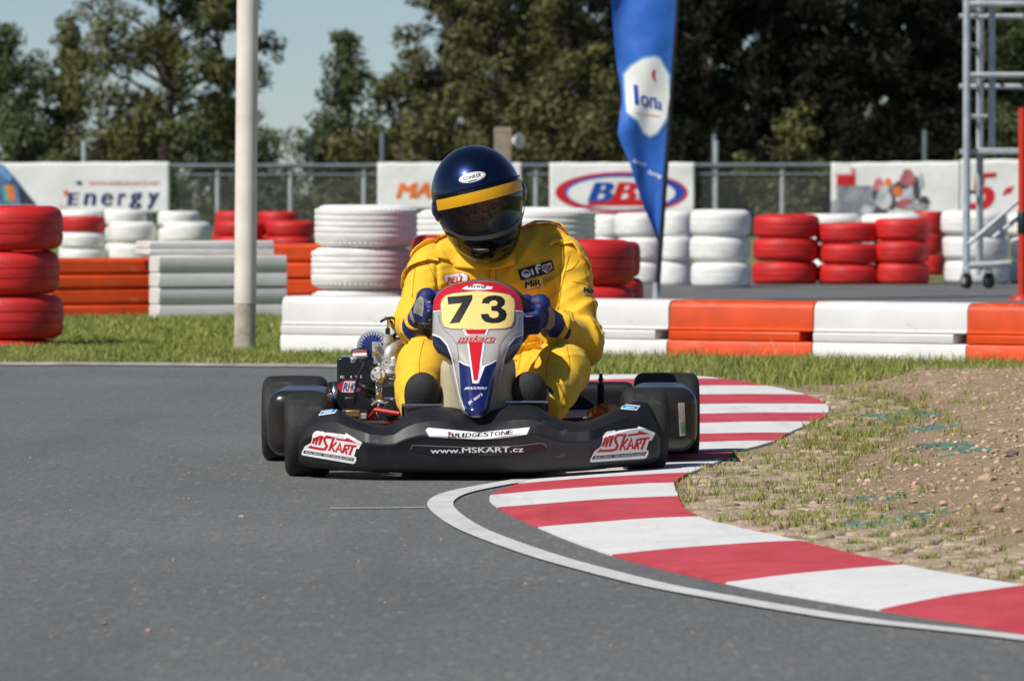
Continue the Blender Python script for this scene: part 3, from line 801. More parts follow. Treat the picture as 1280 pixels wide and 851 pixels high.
# sponsor lettering on the bumper
Z1 = lambda x, y: (370 + x * .0705, 530 + y * .0705)
Z2 = lambda x, y: (500 + x * .15625, 520 + y * .15625)
surf = on_surface(bt)
def sticker(name, parent, tree, maxlen, draw, lift0=.0012):
    mk = Marks(on_surface(tree, lift0), maxlen); draw(mk)
    return mk.build(name, parent, fix=False) if mk.v else None
def d_strip(k):
    top = [Z2(x, y) for x, y in ((205, 112), (225, 92), (480, 116), (640, 131), (800, 113), (1040, 88))]
    bot = [Z2(x, y) for x, y in ((1015, 146), (800, 178), (640, 185), (450, 178), (235, 165))]
    k.poly(top + bot, whitep, 0)
    x0 = 384; adv = [62, 62, 40, 62, 56, 54, 56, 52, 62, 60, 58]
    x = x0
    for ch, a in zip('BRIDGESTONE', adv):
        a *= .835; yb_ = 172 - 0.055 * (x - 376) + 8 * math.sin((x - 376) / 520 * PI)
        sc = 1.1 if ch == 'B' else 1.0
        k.text(ch, Z2(x + (a * .2 if ch == 'I' else 0), yb_), (.15625 * a * (.84 if ch != 'I' else .34), -.15625 * 2.4), (.15625 * 8, -.15625 * 33 * sc), ink, .0006, .028, .0)
        x += a
    k.poly([Z2(374, 138), Z2(388, 126), Z2(408, 126), Z2(398, 134)], redp, .0012)
sticker('sponsor_strip', bumper, bt, 4.0, d_strip)
def d_painted_recess(k):
    up = [Z2(*p) for p in ((90, 262), (92, 240), (110, 232), (300, 240), (620, 250), (950, 236), (1120, 215), (1160, 224), (1170, 245))]
    lo = [Z2(*p) for p in ((1160, 266), (1100, 284), (900, 308), (640, 322), (350, 315), (180, 296), (110, 280))]
    k.poly(up + lo, blk_gloss, 0)  # no real hollow: the recess's shade and lighter rim are painted flat
    k.line(up, .8, grey_ink, .0006); k.line(lo, .7, blk_plastic, .0006)
    k.text('www.MSKART.cz', Z2(245, 298), Z2(740, -2.5)[0:1] and (.15625 * 742, -.15625 * 13), (0, -.15625 * 42), whitep, .0008, .012)
sticker('web_address', bumper, bt, 4.0, d_painted_recess)
def brand_sticker(T):
    def draw(k):
        k.poly([T(x, y) for x, y in ((100, 530), (105, 500), (160, 390), (270, 330), (300, 180), (335, 135), (375, 118), (440, 130), (480, 128), (520, 155), (570, 148), (870, 190), (885, 158), (1175, 330), (1112, 442), (1072, 430), (1030, 570), (1066, 582), (1070, 640), (1045, 690), (1010, 702), (120, 550))], whitep, 0)
        s = lambda P, w: k.line([T(*p) for p in P], w * .0705, redp, .0006)
        s([(300, 345), (348, 200)], 40); s([(348, 205), (395, 200), (352, 365)], 36); s([(395, 205), (460, 212), (412, 372)], 36)
        s([(640, 238), (540, 220), (505, 262), (515, 320), (550, 385), (520, 440), (450, 442), (240, 402)], 44)
        k.poly([T(x, y) for x, y in ((200, 415), (275, 368), (290, 395), (480, 430), (470, 460))], redp, .0007)
        s([(675, 232), (588, 474)], 42); s([(725, 318), (638, 398), (682, 490)], 34)
        s([(705, 492), (785, 338), (805, 505)], 36); s([(740, 440), (800, 446)], 26)
        s([(832, 512), (880, 362)], 40); s([(872, 372), (945, 385), (930, 440), (866, 440)], 30); s([(880, 440), (900, 532)], 34)
        s([(905, 372), (1075, 392)], 36); s([(1015, 380), (950, 545)], 42)
        k.poly([T(x, y) for x, y in ((712, 250), (880, 266), (895, 228), (1075, 330), (880, 298), (712, 282))], redp, .0006)
        k.poly([T(x, y) for x, y in ((150, 462), (1040, 602), (1012, 652), (130, 512))], ink, .0005)
        o, a, c = T(165, 508), T(1000, 640), T(183, 478)
        k.text('RACING TECHNOLOGY', o, (a[0] - o[0], a[1] - o[1]), (c[0] - o[0], c[1] - o[1]), whitep, .001, .015)
    return draw
sticker('brand_sticker', bumper, bt, 3.0, brand_sticker(Z1))
def TR(x, y):       # the same sticker on the other side of the bumper
    det = 945 * -370 - 180 * 90
    dx, dy = x - 120, y - 550
    a = (dx * -370 - 180 * dy) / det; c = (945 * dy - 90 * dx) / det
    X, Y = 85 + a * 318 + c * 66, 705 - a * 47 - c * 145
    return (720 + X * .2234, 420 + Y * .2234)
sticker('brand_sticker', bumper, bt, 3.0, brand_sticker(TR))
def small_blue(x0, y0, dx, sl):
    def d(k):
        k.poly([(x0, y0), (x0 + 4, y0 - 6), (x0 + dx, y0 - 6 + sl), (x0 + dx - 5, y0 + sl)], whitep, 0)
        k.poly([(x0 + 1.5, y0 - 1.2), (x0 + 4.4, y0 - 5), (x0 + dx - 2, y0 - 5 + sl), (x0 + dx - 5.5, y0 - 1.2 + sl)], cyan_ink, .0005)
        k.line([(x0 + 7, y0 - 2.6 + sl * .3), (x0 + dx - 8, y0 - 3.0 + sl * .75)], 1.1, whitep, .001)
    return d
sticker('blue_sticker', bumper, bt, 4.0, small_blue(398, 519.5, 25, -3))
sticker('blue_sticker', bumper, bt, 4.0, small_blue(775.5, 511, 25, 2.0))

# ---- nose panel with the number
FY = [351, 354, 361, 368, 376, 391, 418, 431, 440, 454, 465, 474, 495, 512, 518, 522]
FL = [587, 569, 553, 546, 542, 541, 540.3, 541, 546, 559.5, 563.5, 566, 571, 575.5, 579, 586]
FR = [609, 628, 641, 648, 652, 654, 654.3, 652.5, 647, 637, 629, 625, 619, 614, 610.5, 604]
cols = []; NS_, NT = 90, 44
for i in range(NS_ + 1):
    y = 351 + (522 - 351) * i / NS_; L_, R_ = interp(y, FY, FL), interp(y, FY, FR)
    f = (y - 351) / 171; yd = 0.07 - 0.40 * f ** 1.05 - 0.02 * math.sin(PI * f)
    tip = max(0, (f - .93) / .07); yd += .03 * tip ** 2
    topk = max(0, (.07 - f) / .07); yd += .03 * topk ** 2
    rr = []
    for j in range(NT + 1):
        t = -1 + 2 * j / NT
        q = abs(t) ** 3.4 * (0.045 + 0.07 * min(1, f * 1.6)) + .012 * t * t
        rr.append(W(L_ + (R_ - L_) * (t + 1) / 2, y, yd + q))
    cols.append(rr)
b = MB(); b.grid(cols, silver)
nose = b.build('nose_panel', kart, solid=.004, sharp=60)
nt_ = bvh_obj(nose)
C0 = 597.5
def both(f):
    f(lambda x: x); f(lambda x: 2 * C0 - x)
def d_nose(k):
    k.poly([(541.6, 389), (542.3, 377), (546.6, 369), (553.6, 362), (569, 355), (587, 352.2), (609, 352.2), (627.5, 355), (640.5, 362), (647.5, 369), (651.8, 377), (653.2, 389), (644.5, 388), (644, 379), (639, 370.5), (630, 366), (597, 363), (565, 366), (556, 370.5), (551.5, 379), (551, 388)], redp, 0)
    both(lambda m: k.line([(m(541.8), 389.7), (m(551), 388.7)], 1.4, whitep, .0006))
    pl = [(551.5, 382), (553, 375), (558, 370), (567, 367.3), (597, 364), (628, 367), (637, 369.6), (642, 375), (643, 382), (641.5, 401), (638.5, 408), (630, 410.6), (597, 412), (564, 410.8), (556, 408.5), (553, 402)]
    k.poly([(x + (x - C0) * .022, y + (y - 389) * .035) for x, y in pl], grey_ink, .0004)
    k.poly(pl, plate_yellow, .0008)
    k.poly([(559.5, 371.5), (590.5, 369), (590.5, 374.5), (574.5, 403.5), (562, 405), (577.5, 379.2), (560.5, 381)], ink, .0014)
    ou = [(602, 379.5), (604, 374), (610, 370.5), (619, 369.5), (627, 371), (631, 375.5), (630.5, 381), (626, 385), (631.5, 388.5), (633.3, 394), (631, 400), (624, 403.8), (615, 404.5), (606, 402.5), (602, 398), (601, 393)]
    inn = [(610.5, 392.5), (612, 396.5), (617, 398.3), (622, 396.8), (623.6, 393), (621.5, 389.6), (614, 388.6), (614, 383.2), (620.5, 382.4), (622, 378.8), (619.5, 375.8), (615.5, 375.8), (612, 378), (611.5, 380)]
    k.poly(ou + inn, ink, .0014)
    # central red wedge with a white edge
    k.poly([(578.5, 412.3), (617 - 6.3, 412.0), (607, 422), (598.6, 479), (590.6, 479), (583, 422)], whitep, .0004)
    k.poly([(581, 412.5), (608.5, 412.3), (605.8, 418), (584.5, 418)], redp, .001)
    k.poly([(585.8, 427.5), (603.6, 427.5), (597, 475.5), (592.3, 475.5)], redp, .001)
    k.poly([(571, 427.5), (578, 421), (588, 418.6), (606, 418.6), (612, 421), (619, 422), (616, 427.5)], silver, .0013)
    k.text('mskart', (573, 427.2), (44, -.4), (2, -7), redp, .0018, .02, .25)
    k.line([(571, 429), (617, 428)], .7, redp, .0018)
    # lower blue field
    nv = [(573.8, 451), (580, 455.2), (588, 457.8), (597, 458.5), (606, 457.6), (614, 454), (620.5, 450.2), (615, 490), (610.5, 512), (606, 519), (587, 519), (581.5, 513), (576.5, 492)]
    k.poly(nv, navy, .0002)
    k.line(nv[:7], 1.6, whitep, .0003)
    k.poly([(588.5, 458), (606.5, 457.2), (598.8, 477.5), (596.5, 479.5), (592.6, 479.5), (590.4, 477.5)], whitep, .0004)
    def side(m):
        k.line([(m(540.8), 418), (m(551), 421.8), (m(559.5), 431.5), (m(565.2), 446), (m(570), 470), (m(575), 496), (m(581), 512)], 1.8, whitep, .0005)
        k.poly([(m(541), 419.2), (m(550.5), 422.8), (m(558.5), 432.2), (m(563.4), 445.5), (m(565), 455), (m(560), 453.5), (m(547), 440.3), (m(541.6), 431)], navyblack, .0004)
        k.line([(m(548), 392), (m(550.5), 405), (m(556), 413), (m(565), 421), (m(571), 431), (m(573.5), 450)], .8, grey_ink, .0005)
    both(side)
    # top badge and small print
    k.poly([(577, 361.3), (583, 358.2), (590, 357.4), (593, 355.6), (600, 355.6), (606, 357.6), (616, 359), (614.6, 361.6), (606, 362.6), (585, 362.6)], whitep, .0005)
    k.text('string', (584, 361.2), (24, -.2), (1, -4.4), ink, .001, .02, .2)
    k.text('BRADOVINA', (580.5, 487), (26.5, 0), (2, -3.2), whitep, .001, .02, .3)
    k.text('JK 0073', (587.2, 506.5), (16.5, -11.5), (-2.3, -3.3), whitep, .001, .02)
sticker('nose_graphics', nose, nt_, 3.0, d_nose, lift0=.0022)

# ---- chassis, tank, pedals, side pods, seat
b = MB()
for sx in (-1, 1):
    b.tube(catmull([(KORG.x + sx * .12, D0 - .2, .06), (KORG.x + sx * .22, D0 - .02, .055), (KORG.x + sx * .33, D0 + .12, .05), (KORG.x + sx * .31, D0 + .6, .05), (KORG.x + sx * .30, D0 + 1.15, .06)], 6), .015, frame_red)
    b.tube([(KORG.x + sx * .24, D0, .06), (KORG.x + sx * .46, D0, .13)], .014, frame_red)
    b.tube([(KORG.x + sx * .32, D0 + .3, .06), (KORG.x + sx * .56, D0 + .3, .06)], .01, steel)
for yy in (-.18, .12, .6, 1.0): b.tube([(KORG.x - .3 * (1 if yy > 0 else .45), D0 + yy, .05), (KORG.x + .3 * (1 if yy > 0 else .45), D0 + yy, .05)], .014, frame_red)
b.tube([W(500, 525, .3) + Vector((0, 0, .02)), W(470, 512, .34), W(462, 522, .5)], .008, frame_red)
b.tube([W(742, 524, .3), W(752, 508, .33), W(758, 512, .45), W(762, 524, .5)], .006, frame_red)
b.build('chassis_frame', kart)
b = MB(); b.box((KORG.x, D0 + .1, .035), (.52, .62, .004), alu); b.build('floor_tray', kart)
b = MB(); b.tube([(KORG.x - .62, D0 + 1.05, .145), (KORG.x + .62, D0 + 1.05, .15)], .022, steel, 16)
b.build('rear_axle', kart)
fx_ = lambda X, Y, Z: rbox(X, Y, Z, (KORG.x + .002, D0 + .02, .22), (.118, .10, .17), .05)
V, F = sdf_arrays(fx_, (KORG.x - .15, D0 - .12, .02), (KORG.x + .15, D0 + .16, .42), .012)
obj_np('fuel_tank', V, F, [cream], kart)
for x0, x1, y in ((502, 553, 506.8), (632, 685, 502.8)):
    b = MB(); b.tube([W(x0, y, -.10), W(x1, y - .2, -.10)], .0062, steel, 12); b.tube([W(x0 + 2, y, -.10), W(x0 + 4, y + 40, -.04)], .006, steel); b.tube([W(x1 - 2, y, -.10), W(x1 - 2, y + 10, -.09)], .008, steel)
    b.build('pedal', kart)
def pod(x0, x1, ztop, zb):
    cx, hx = (x0 + x1) / 2, (x1 - x0) / 2
    def f(X, Y, Z):
        d = rbox(X, Y + .22 * (Z - .16), Z, (cx, D0 + .55, (ztop + zb) / 2), (hx, .29, (ztop - zb) / 2), .055)
        return d
    V, F = sdf_arrays(f, (x0 - .03, D0 + .15, zb - .03), (x1 + .03, D0 + .95, ztop + .03), .011)
    V = relax(V, F, 3); o = obj_np('side_pod', V, F, [pod_plastic], kart); return o, bvh_np(V, F)
xl = W(333, 500, .27).x; xr = W(872, 500, .27).x
p1, t1 = pod(xl, xl + .21, .262, .05); p2, t2 = pod(xr - .21, xr, .272, .065)
def d_pod(k):
    k.poly([(847.5, 503.5), (855.5, 503), (857, 544), (849.5, 545)], cloth_white if False else mat('faded_sticker', (.42, .44, .40), .6, var=.3, vscale=60), 0)
    k.line([(850, 507), (854, 518), (850.5, 524)], 1.6, pink_ink, .0006); k.poly([(850.5, 527), (855.8, 526.5), (856.3, 541), (851, 541.5)], mat('faded_green', (.16, .22, .16), .6, var=.3, vscale=60), .0006)
sticker('side_sticker', p2, t2, 4.0, d_pod, .002)
# rear bumper between the rear wheels
f = lambda X, Y, Z: np.maximum(rbox(X, Y, Z, (KORG.x, D0 + 1.28, .165), (.52, .045, .092), .03), 0 * X - 1)
V, F = sdf_arrays(f, (KORG.x - .56, D0 + 1.2, .05), (KORG.x + .56, D0 + 1.36, .29), .011)
obj_np('rear_bumper', V, F, [blk_plastic], kart)
b = MB(); p = W(751, 480, 1.1); b.tube([p, p + Vector((0, 0, .035))], .006, blk_plastic); b.lathe([(.0, 0), (.011, .003), (.006, .014), (0, .016)], p + Vector((0, 0, .01)), (0, 0, 1), blk_plastic, 12); b.tube([p + Vector((0, 0, -.3)), p], .012, blk_plastic); b.build('bumper_bolt', kart)
# seat shell
def seat(X, Y, Z):
    c = (W(612, 400, .82).x, D0 + .84, .30)
    o = ell(X, Y - .25 * (Z - .2), Z, c, (.235, .24, .30)); i = ell(X, Y - .25 * (Z - .2) + .05, Z, (c[0], c[1], c[2] + .02), (.222, .25, .30))
    d = np.maximum(o, -i); d = np.maximum(d, Z - .50); return np.maximum(d, .03 - Z)
cx = W(612, 400, .82).x
V, F = sdf_arrays(seat, (cx - .27, D0 + .5, .0), (cx + .27, D0 + 1.3, .53), .012)
obj_np('seat', V, F, [blk_gloss], kart)
# brake parts glimpsed behind the bumper on the far side of the driver
for px, py, s_ in ((741, 517, .018), (747, 514, .02), (754, 510, .016), (735, 520, .014)):
    b = MB(); b.lathe([(0, -s_), (s_ * .6, -s_), (s_ * .6, -s_ * .3), (s_, -s_ * .3), (s_, s_ * .4), (s_ * .5, s_ * .4), (s_ * .5, s_), (0, s_)], W(px, py, .42), (.8, -.5, .2), brass if py != 520 else steel, 12); b.build('brake_fitting', kart)
b = MB(); b.box(W(762, 512, .5), (.05, .06, .03), brass); b.build('brake_cylinder', kart, bevel=.003)

# ---- steering wheel
SWC = W(603, 399, .27); SWA = Vector((0, math.cos(math.radians(38)), math.sin(math.radians(38))))
SWU = Vector((0, -SWA.z, SWA.y)); SWR = 0.145
b = MB(); ring = [(SWR + .017 * math.cos(2 * PI * k / 12), .014 * math.sin(2 * PI * k / 12)) for k in range(12)]
b.lathe(ring, SWC, SWA, suede, 48, closed=True)
for a in (90, 210, 330):
    a = math.radians(a); d = Vector((math.cos(a), 0, 0)) + SWU * math.sin(a); b.tube([SWC - SWA * .02, SWC + d * (SWR - .01)], .012, black_pole)
b.tube([SWC - SWA * .02, SWC - SWA * .36], .011, steel)
sw = b.build('steering_wheel', kart)

# ---- engine and its attachments
eng = bpy.data.objects.new('engine', None); eng.empty_display_size = .05; ep = W(455, 490, .62); link(eng, kart); eng.location = (ep.x - KORG.x, ep.y - KORG.y, 0)
b = MB()      # black airbox with bevelled face
y0 = .52
fr = [(421, 451), (424, 446.5), (432, 446), (458, 449), (466, 452), (468, 462), (468, 524), (421, 524)]
b.prism([W(x, y, y0) for x, y in fr], (0, .22, 0), blk_gloss)
b.box(W(452, 505, y0 - .012), (.11, .03, .05), blk_gloss); b.box(W(444, 517, y0 - .02), (.09, .05, .03), blk_plastic)
b.lathe([(.0, -.02), (.018, -.02), (.02, .0), (.02, .02), (0, .02)], W(468, 503, y0 - .02), (.6, -.7, -.1), blk_plastic, 12)
air = b.build('airbox', eng, bevel=.006); at_ = bvh_obj(air)
def d_rho(k):
    cx, cy = 437.5, 483
    k.poly(arc(cx, cy, 15.2, 8.6, 0, 360, 30)[:-1], redp, 0); k.poly(arc(cx + 1.2, cy - .4, 13, 7, 0, 360, 30)[:-1], blue_ink, .0005)
    k.poly(arc(cx - .2, cy, 12, 6.2, 0, 360, 30)[:-1], redp, .0008)
    k.poly([(427, 490), (430.5, 476.5), (448, 476.5), (446, 490)], whitep, .0011)
    k.text('R', (428.6, 488.6), (5.2, 0), (1.8, -10.5), blue_ink, .0016, .03, .1); k.text('H', (434.4, 488.6), (4.6, 0), (1.8, -10.5), redp, .0016, .03, .1); k.text('O', (439.6, 488.6), (6, 0), (1.8, -10.5), blue_ink, .0016, .03, .1)
    k.text('RC', (425.5, 472.8), (5, 0), (0, -3.4), whitep, .0008, .03); k.text('4', (437.5, 472.6), (2.4, 0), (0, -3.4), whitep, .0008, .03); k.text('VL E', (444, 472.4), (8.5, 0), (0, -3.4), whitep, .0008, .03)
sticker('engine_sticker', air, at_, 4.0, d_rho)
b = MB()      # crankcase and cylinder castings
b.prism([W(x, y, .55) for x, y in ((470, 470), (478, 462), (500, 458), (506, 476), (506, 520), (476, 520), (471, 500))], (0, .2, 0), alu)
b.lathe([(0, .030), (.012, .030), (.014, .024), (.024, .024), (.027, .018), (.027, .0), (.018, -.004)], W(476, 468, .55), (-.3, -.95, .1), alu, 28)
for k in range(6): b.lathe([(0, .028), (.004, .028), (.004, .02)], W(476, 468, .55) + Vector((.02 * math.cos(k * PI / 3), 0, .02 * math.sin(k * PI / 3))), (-.3, -.95, .1), steel, 8)
b.lathe([(.0, 0), (.034, 0), (.034, .014), (.028, .018)], W(489, 464, .56), (.1, -.45, .9), alu, 28)
for k in range(3): b.box(W(488, 486 + 9 * k, .535), (.055, .03, .011), alu)
b.box(W(487, 488, .53), (.045, .025, .034), black_pole); b.box(W(498, 500, .54), (.03, .03, .09), alu)
b.lathe([(0, 0), (.011, .0), (.013, .006), (.011, .012), (0, .012)], W(475, 494, .525), (0, -1, 0), brass, 14)
b.lathe([(0, 0), (.011, .0), (.013, .006), (.011, .012), (0, .012)], W(477, 474, .525), (0, -1, 0), brass, 14)
b.lathe([(0, 0), (.036, 0), (.036, .03), (.02, .03), (.02, .05), (0, .05)], W(487, 512, .53), (0, -1, .05), black_pole, 26)
for k in range(7): b.lathe([(.028, 0), (.041, .001), (.041, .0035), (.028, .0045)], W(493, 470 - 2.6 * k, .57), (.12, -.2, .97), alu, 24, closed=True)
b.lathe([(0, 0), (.028, 0), (.028, .05), (0, .05)], W(493, 471, .57), (.12, -.2, .97), alu, 20); b.tube([W(493, 453, .57), W(492, 446, .56)], .007, whitep, 10)
for px, py in ((472, 484), (503, 484), (472, 516), (503, 516), (488, 478)): b.lathe([(0, 0), (.005, 0), (.005, .006), (0, .006)], W(px, py, .545), (0, -1, 0), steel, 6)
b.tube(catmull([W(466, 505, .53), W(474, 500, .5), W(482, 503, .5), W(492, 498, .52)], 5), .0055, alu, 8)
b.build('engine_block', eng, bevel=.004).location.y = -.09
b = MB()      # carburettor and its bell mouth
b.tube(catmull([W(484, 458, .55), W(486, 448, .54), W(490, 438, .55), W(497, 431, .60)], 5), [.0165 + .0105 * min(1, i / 12) for i in range(16)], alu, 20)
b.box(W(477, 443, .56), (.05, .05, .06), alu); b.box(W(471, 437, .56), (.03, .04, .05), alu)
b.tube([W(484, 444, .55), W(484.5, 430, .55)], .0145, alu, 16); b.tube([W(484.5, 430, .55), W(484.5, 418, .55)], .0165, alu, 16)
b.tube([W(484.6, 418, .55), W(484.8, 410, .55)], .008, navyblack, 12); b.tube([W(485, 410, .55), W(485.5, 399, .55)], .0045, steel, 10)
b.tube([W(486, 400, .55), W(481, 396, .55)], .004, steel)
b.lathe([(0, 0), (.009, 0), (.009, .012), (0, .012)], W(472, 432, .53), (-.3, -.9, .2), steel, 10); b.lathe([(0, 0), (.008, 0), (.008, .012), (0, .012)], W(470, 441, .53), (-.5, -.8, 0), brass, 10)
b.lathe([(0, 0), (.012, 0), (.012, .014), (0, .014)], W(476, 458, .52), (0, -1, 0), steel, 12); b.box(W(470, 455, .56), (.05, .04, .02), blk_gloss)
b.build('carburettor', eng, bevel=.004)
b = MB()      # round air filter with pleats
fc, fa = W(469, 434, .60), Vector((-.35, -.9, .15)).normalized(); u = fa.orthogonal().normalized(); u = (Vector((0, 0, 1)) - fa * fa.z).normalized(); v = fa.cross(u)
b.lathe([(.0, .03), (.012, .031), (.046, .026), (.05, .02), (.05, -.05), (0, -.05)], fc, fa, navyblack, 36)
for k in range(26):
    a = 2 * PI * k / 26; d = u * math.cos(a) + v * math.sin(a)
    b.tube([fc + fa * .031 + d * .014, fc + fa * .0275 + d * .045], .0018, navy if k % 2 else blue_ink, 5)
b.lathe([(.050, .018), (.0535, .02), (.0535, .026), (.049, .0275)], fc, fa, grey_ink, 36)
b.build('air_filter', eng)
b = MB()      # coil cover, plug lead, hoses
b.tube([W(441, 441, .56), W(448, 439, .55), W(460, 440, .55)], .0115, blk_plastic, 12); b.tube([W(441, 444, .545), W(459, 443.5, .54)], .009, whitep, 10); b.tube([W(441, 441.2, .545), W(459, 439.7, .54)], .006, frame_red, 10)
b.lathe([(0, 0), (.012, 0), (.012, .018), (0, .018)], W(441, 453, .53), (.2, -.3, .9), alu, 12); b.box(W(438, 450, .54), (.03, .02, .012), mat('green_fitting', (.04, .2, .13), .5, var=.2))
b.build('coil_cover', eng, bevel=.002)
b = MB(); b.tube(catmull([W(450, 452, .51), W(455, 455, .49), W(447, 472, .49), W(444, 490, .49), W(440, 512, .5)], 6), .0048, blk_plastic, 8); b.build('hose', eng)
b = MB(); b.tube(catmull([W(476, 402, .55), W(482, 398.5, .54), (W(491, 397.5, .55)), W(499, 402, .6), W(500, 412, .66)], 6), .0042, blk_plastic, 8); b.build('hose', eng)
b = MB(); b.tube(catmull([W(486, 399, .55), W(494, 408, .6), W(500, 416, .66)], 5), .004, blk_plastic, 8); b.build('hose', eng)
b = MB(); b.tube(catmull([W(494, 424, .6), W(493, 419, .58), W(499, 414, .6)], 5), .0055, blk_plastic, 8); b.build('hose', eng)
b = MB(); b.tube(catmull([W(448, 480, .5), W(456, 484, .47), W(466, 489, .48), W(476, 492, .52)], 6), .0095, blk_plastic, 10); b.build('hose', eng)
b = MB(); b.tube(catmull([W(470, 520, .48), W(470, 513, .46), W(477, 515, .45), W(484, 522, .46)], 6), .005, frame_red, 8); b.build('hose', eng)
b = MB()
b.lathe([(0, 0), (.05, 0), (.052, .006), (.052, .03), (.046, .035), (.046, .07), (.052, .075), (.052, .09), (0, .09)], W(410, 497, .66), (1, .12, 0), blk_gloss, 30); b.lathe([(.053, .012), (.0545, .014), (.0545, .026), (.053, .028)], W(410, 497, .66), (1, .12, 0), steel, 30)
b.build('clutch_drum', eng)
b = MB(); b.box(W(441, 516.5, .44), (.045, .04, .022), brass); b.box(W(453, 520, .44), (.03, .03, .02), alu); b.build('engine_mount', eng, bevel=.003)
# ================================================================== DRIVER
DORG = Vector((W(618, 490, .78).x, D0 + .78, 0.12))
driver = empty('person', DORG, 'driver in yellow racing overalls, blue gloves and dark blue helmet, leaning over the steering wheel', 'person')
P = lambda px, py, yd: np.array(W(px, py, yd))
LIMB = dict(
    lsh=P(542, 336, .70), lel=P(520, 404, .58), lwr=P(524, 404, .37),
    rsh=P(704, 331, .72), rel=P(723, 426, .62), rwr=P(693, 409, .39),
    lhip=P(580, 487, .76), lkn=P(530, 457, .33), lan=P(523, 508, .06),
    rhip=P(664, 487, .76), rkn=P(704, 462, .33), ran=P(676, 508, .06))
HC = W(599, 254, .60)                                  # helmet centre
hr, hp, hy = math.radians(14), math.radians(15), math.radians(8)
HR_ = Matrix.Rotation(-hr, 3, 'Y') @ Matrix.Rotation(hy, 3, 'Z') @ Matrix.Rotation(hp, 3, 'X')   # local: x right, -y face, z up
HI = np.array(HR_.transposed())
def body_sdf(g):        # g: how far the figure is grown outwards
    L = LIMB
    def fn(X, Y, Z):
        d = ell(X, Y, Z, P(622, 352, .73), (.198 + g, .118 + g, .17 + g))
        d = smin(d, ell(X, Y, Z, P(624, 420, .75), (.168 + g, .125 + g, .20 + g)), .06)
        d = smin(d, ell(X, Y, Z, P(622, 487, .80), (.185 + g, .15 + g, .12 + g)), .06)
        d = smin(d, cap(X, Y, Z, P(560, 326, .73), P(692, 320, .75), .066 + g, .074 + g), .05)
        d = smin(d, cap(X, Y, Z, P(575, 316, .76), P(682, 303, .78), .052 + g, .058 + g), .03)
        d = smin(d, cap(X, Y, Z, L['lsh'], L['lel'], .072 + g, .064 + g), .035)
        d = smin(d, cap(X, Y, Z, L['lel'], L['lwr'], .066 + g, .042 + g), .03)
        d = smin(d, cap(X, Y, Z, L['rsh'], L['rel'], .080 + g, .070 + g), .035)
        d = smin(d, cap(X, Y, Z, L['rel'], L['rwr'], .074 + g, .044 + g), .03)
        for s_, sp in (('l', 0), ('r', 0)):
            d = smin(d, cap(X, Y, Z, L[s_ + 'hip'], L[s_ + 'kn'], .10 + g, .075 + g), .04)
            kn, an = L[s_ + 'kn'], L[s_ + 'an']; mid = kn * .55 + an * .45 + np.array([.008 if s_ == 'r' else -.008, .02, -.01])
            d = smin(d, cap(X, Y, Z, kn, mid, .076 + g, .068 + g), .03)
            d = smin(d, cap(X, Y, Z, mid, an, .068 + g, .050 + g), .02)
        return d
    return fn
lo, hi = (-.45, D0 - .12, .02), (.45, D0 + 1.06, .80)
# body: one continuous figure with head, face and feet, under the clothes
hc = np.array(HC)
def loc_(X, Y, Z, c=hc):
    x, y, z = X - c[0], Y - c[1], Z - c[2]
    return (HI[0, 0] * x + HI[0, 1] * y + HI[0, 2] * z, HI[1, 0] * x + HI[1, 1] * y + HI[1, 2] * z, HI[2, 0] * x + HI[2, 1] * y + HI[2, 2] * z)
bs = body_sdf(-.022)
def nude(X, Y, Z):
    d = bs(X, Y, Z)
    x, y, z = loc_(X, Y, Z)
    h = ell(x, y, z, (0, .01, .02), (.078, .100, .105)); h = smin(h, ell(x, y, z, (0, -.03, -.06), (.056, .062, .065)), .03)
    h = smin(h, cap(x, y, z, (0, -.086, -.004), (0, -.118, -.040), .009, .016), .012)      # nose
    h = smin(h, cap(x, y, z, (-.05, -.080, .020), (.05, -.080, .020), .012, .012), .014)    # brow
    h = np.maximum(h, -cap(x, y, z, (-.022, -.104, -.070), (.022, -.104, -.070), .004, .004))  # mouth
    for sx in (-1, 1): h = smin(h, ell(x, y, z, (sx * .08, .01, -.01), (.010, .022, .034)), .006)
    d = smin(d, h, .01)
    d = smin(d, cap(X, Y, Z, P(610, 330, .71), hc + np.array([0, .02, -.06]), .058, .052), .03)
    for s_ in ('l', 'r'):
        an = LIMB[s_ + 'an']; d = smin(d, cap(X, Y, Z, an, an + np.array([0, -.09, .045]), .032, .026), .02)
    return d
V, F = sdf_arrays(nude, (-.45, D0 - .16, .02), (.45, D0 + 1.06, 1.02), .011)
obj_np('body', relax(V, F, 1), F, [skin], driver)
# eyes and glasses behind the visor
def hl(x, y, z): return HC + HR_ @ Vector((x, y, z))
for sx in (-1, 1):
    b = MB(); b.lathe([(0, -.012)] + [(.012 * math.sin(math.radians(a)), -.012 * math.cos(math.radians(a))) for a in range(20, 161, 20)] + [(0, .012)], hl(sx * .032, -.069, -.006), HR_ @ Vector((0, -1, 0)), skin, 16)
    b.lathe([(0, .0125), (.005, .0122), (.0055, .0105)], hl(sx * .032, -.078, -.004), HR_ @ Vector((0, -1, 0)), ink, 12); b.build('eye', driver)
b = MB()
for sx in (-1, 1):
    b.lathe([(.024 + .0015 * math.cos(a * PI / 4), .0015 * math.sin(a * PI / 4)) for a in range(8)], hl(sx * .033, -.110, -.008), HR_ @ Vector((0, -1, 0)), ink, 28, closed=True)
    b.tube([hl(sx * .057, -.110, -.004), hl(sx * .082, -.02, .002)], .002, ink, 6)
b.tube([hl(-.01, -.110, -.005), hl(.01, -.110, -.005)], .002, ink, 6); b.build('spectacles', driver)

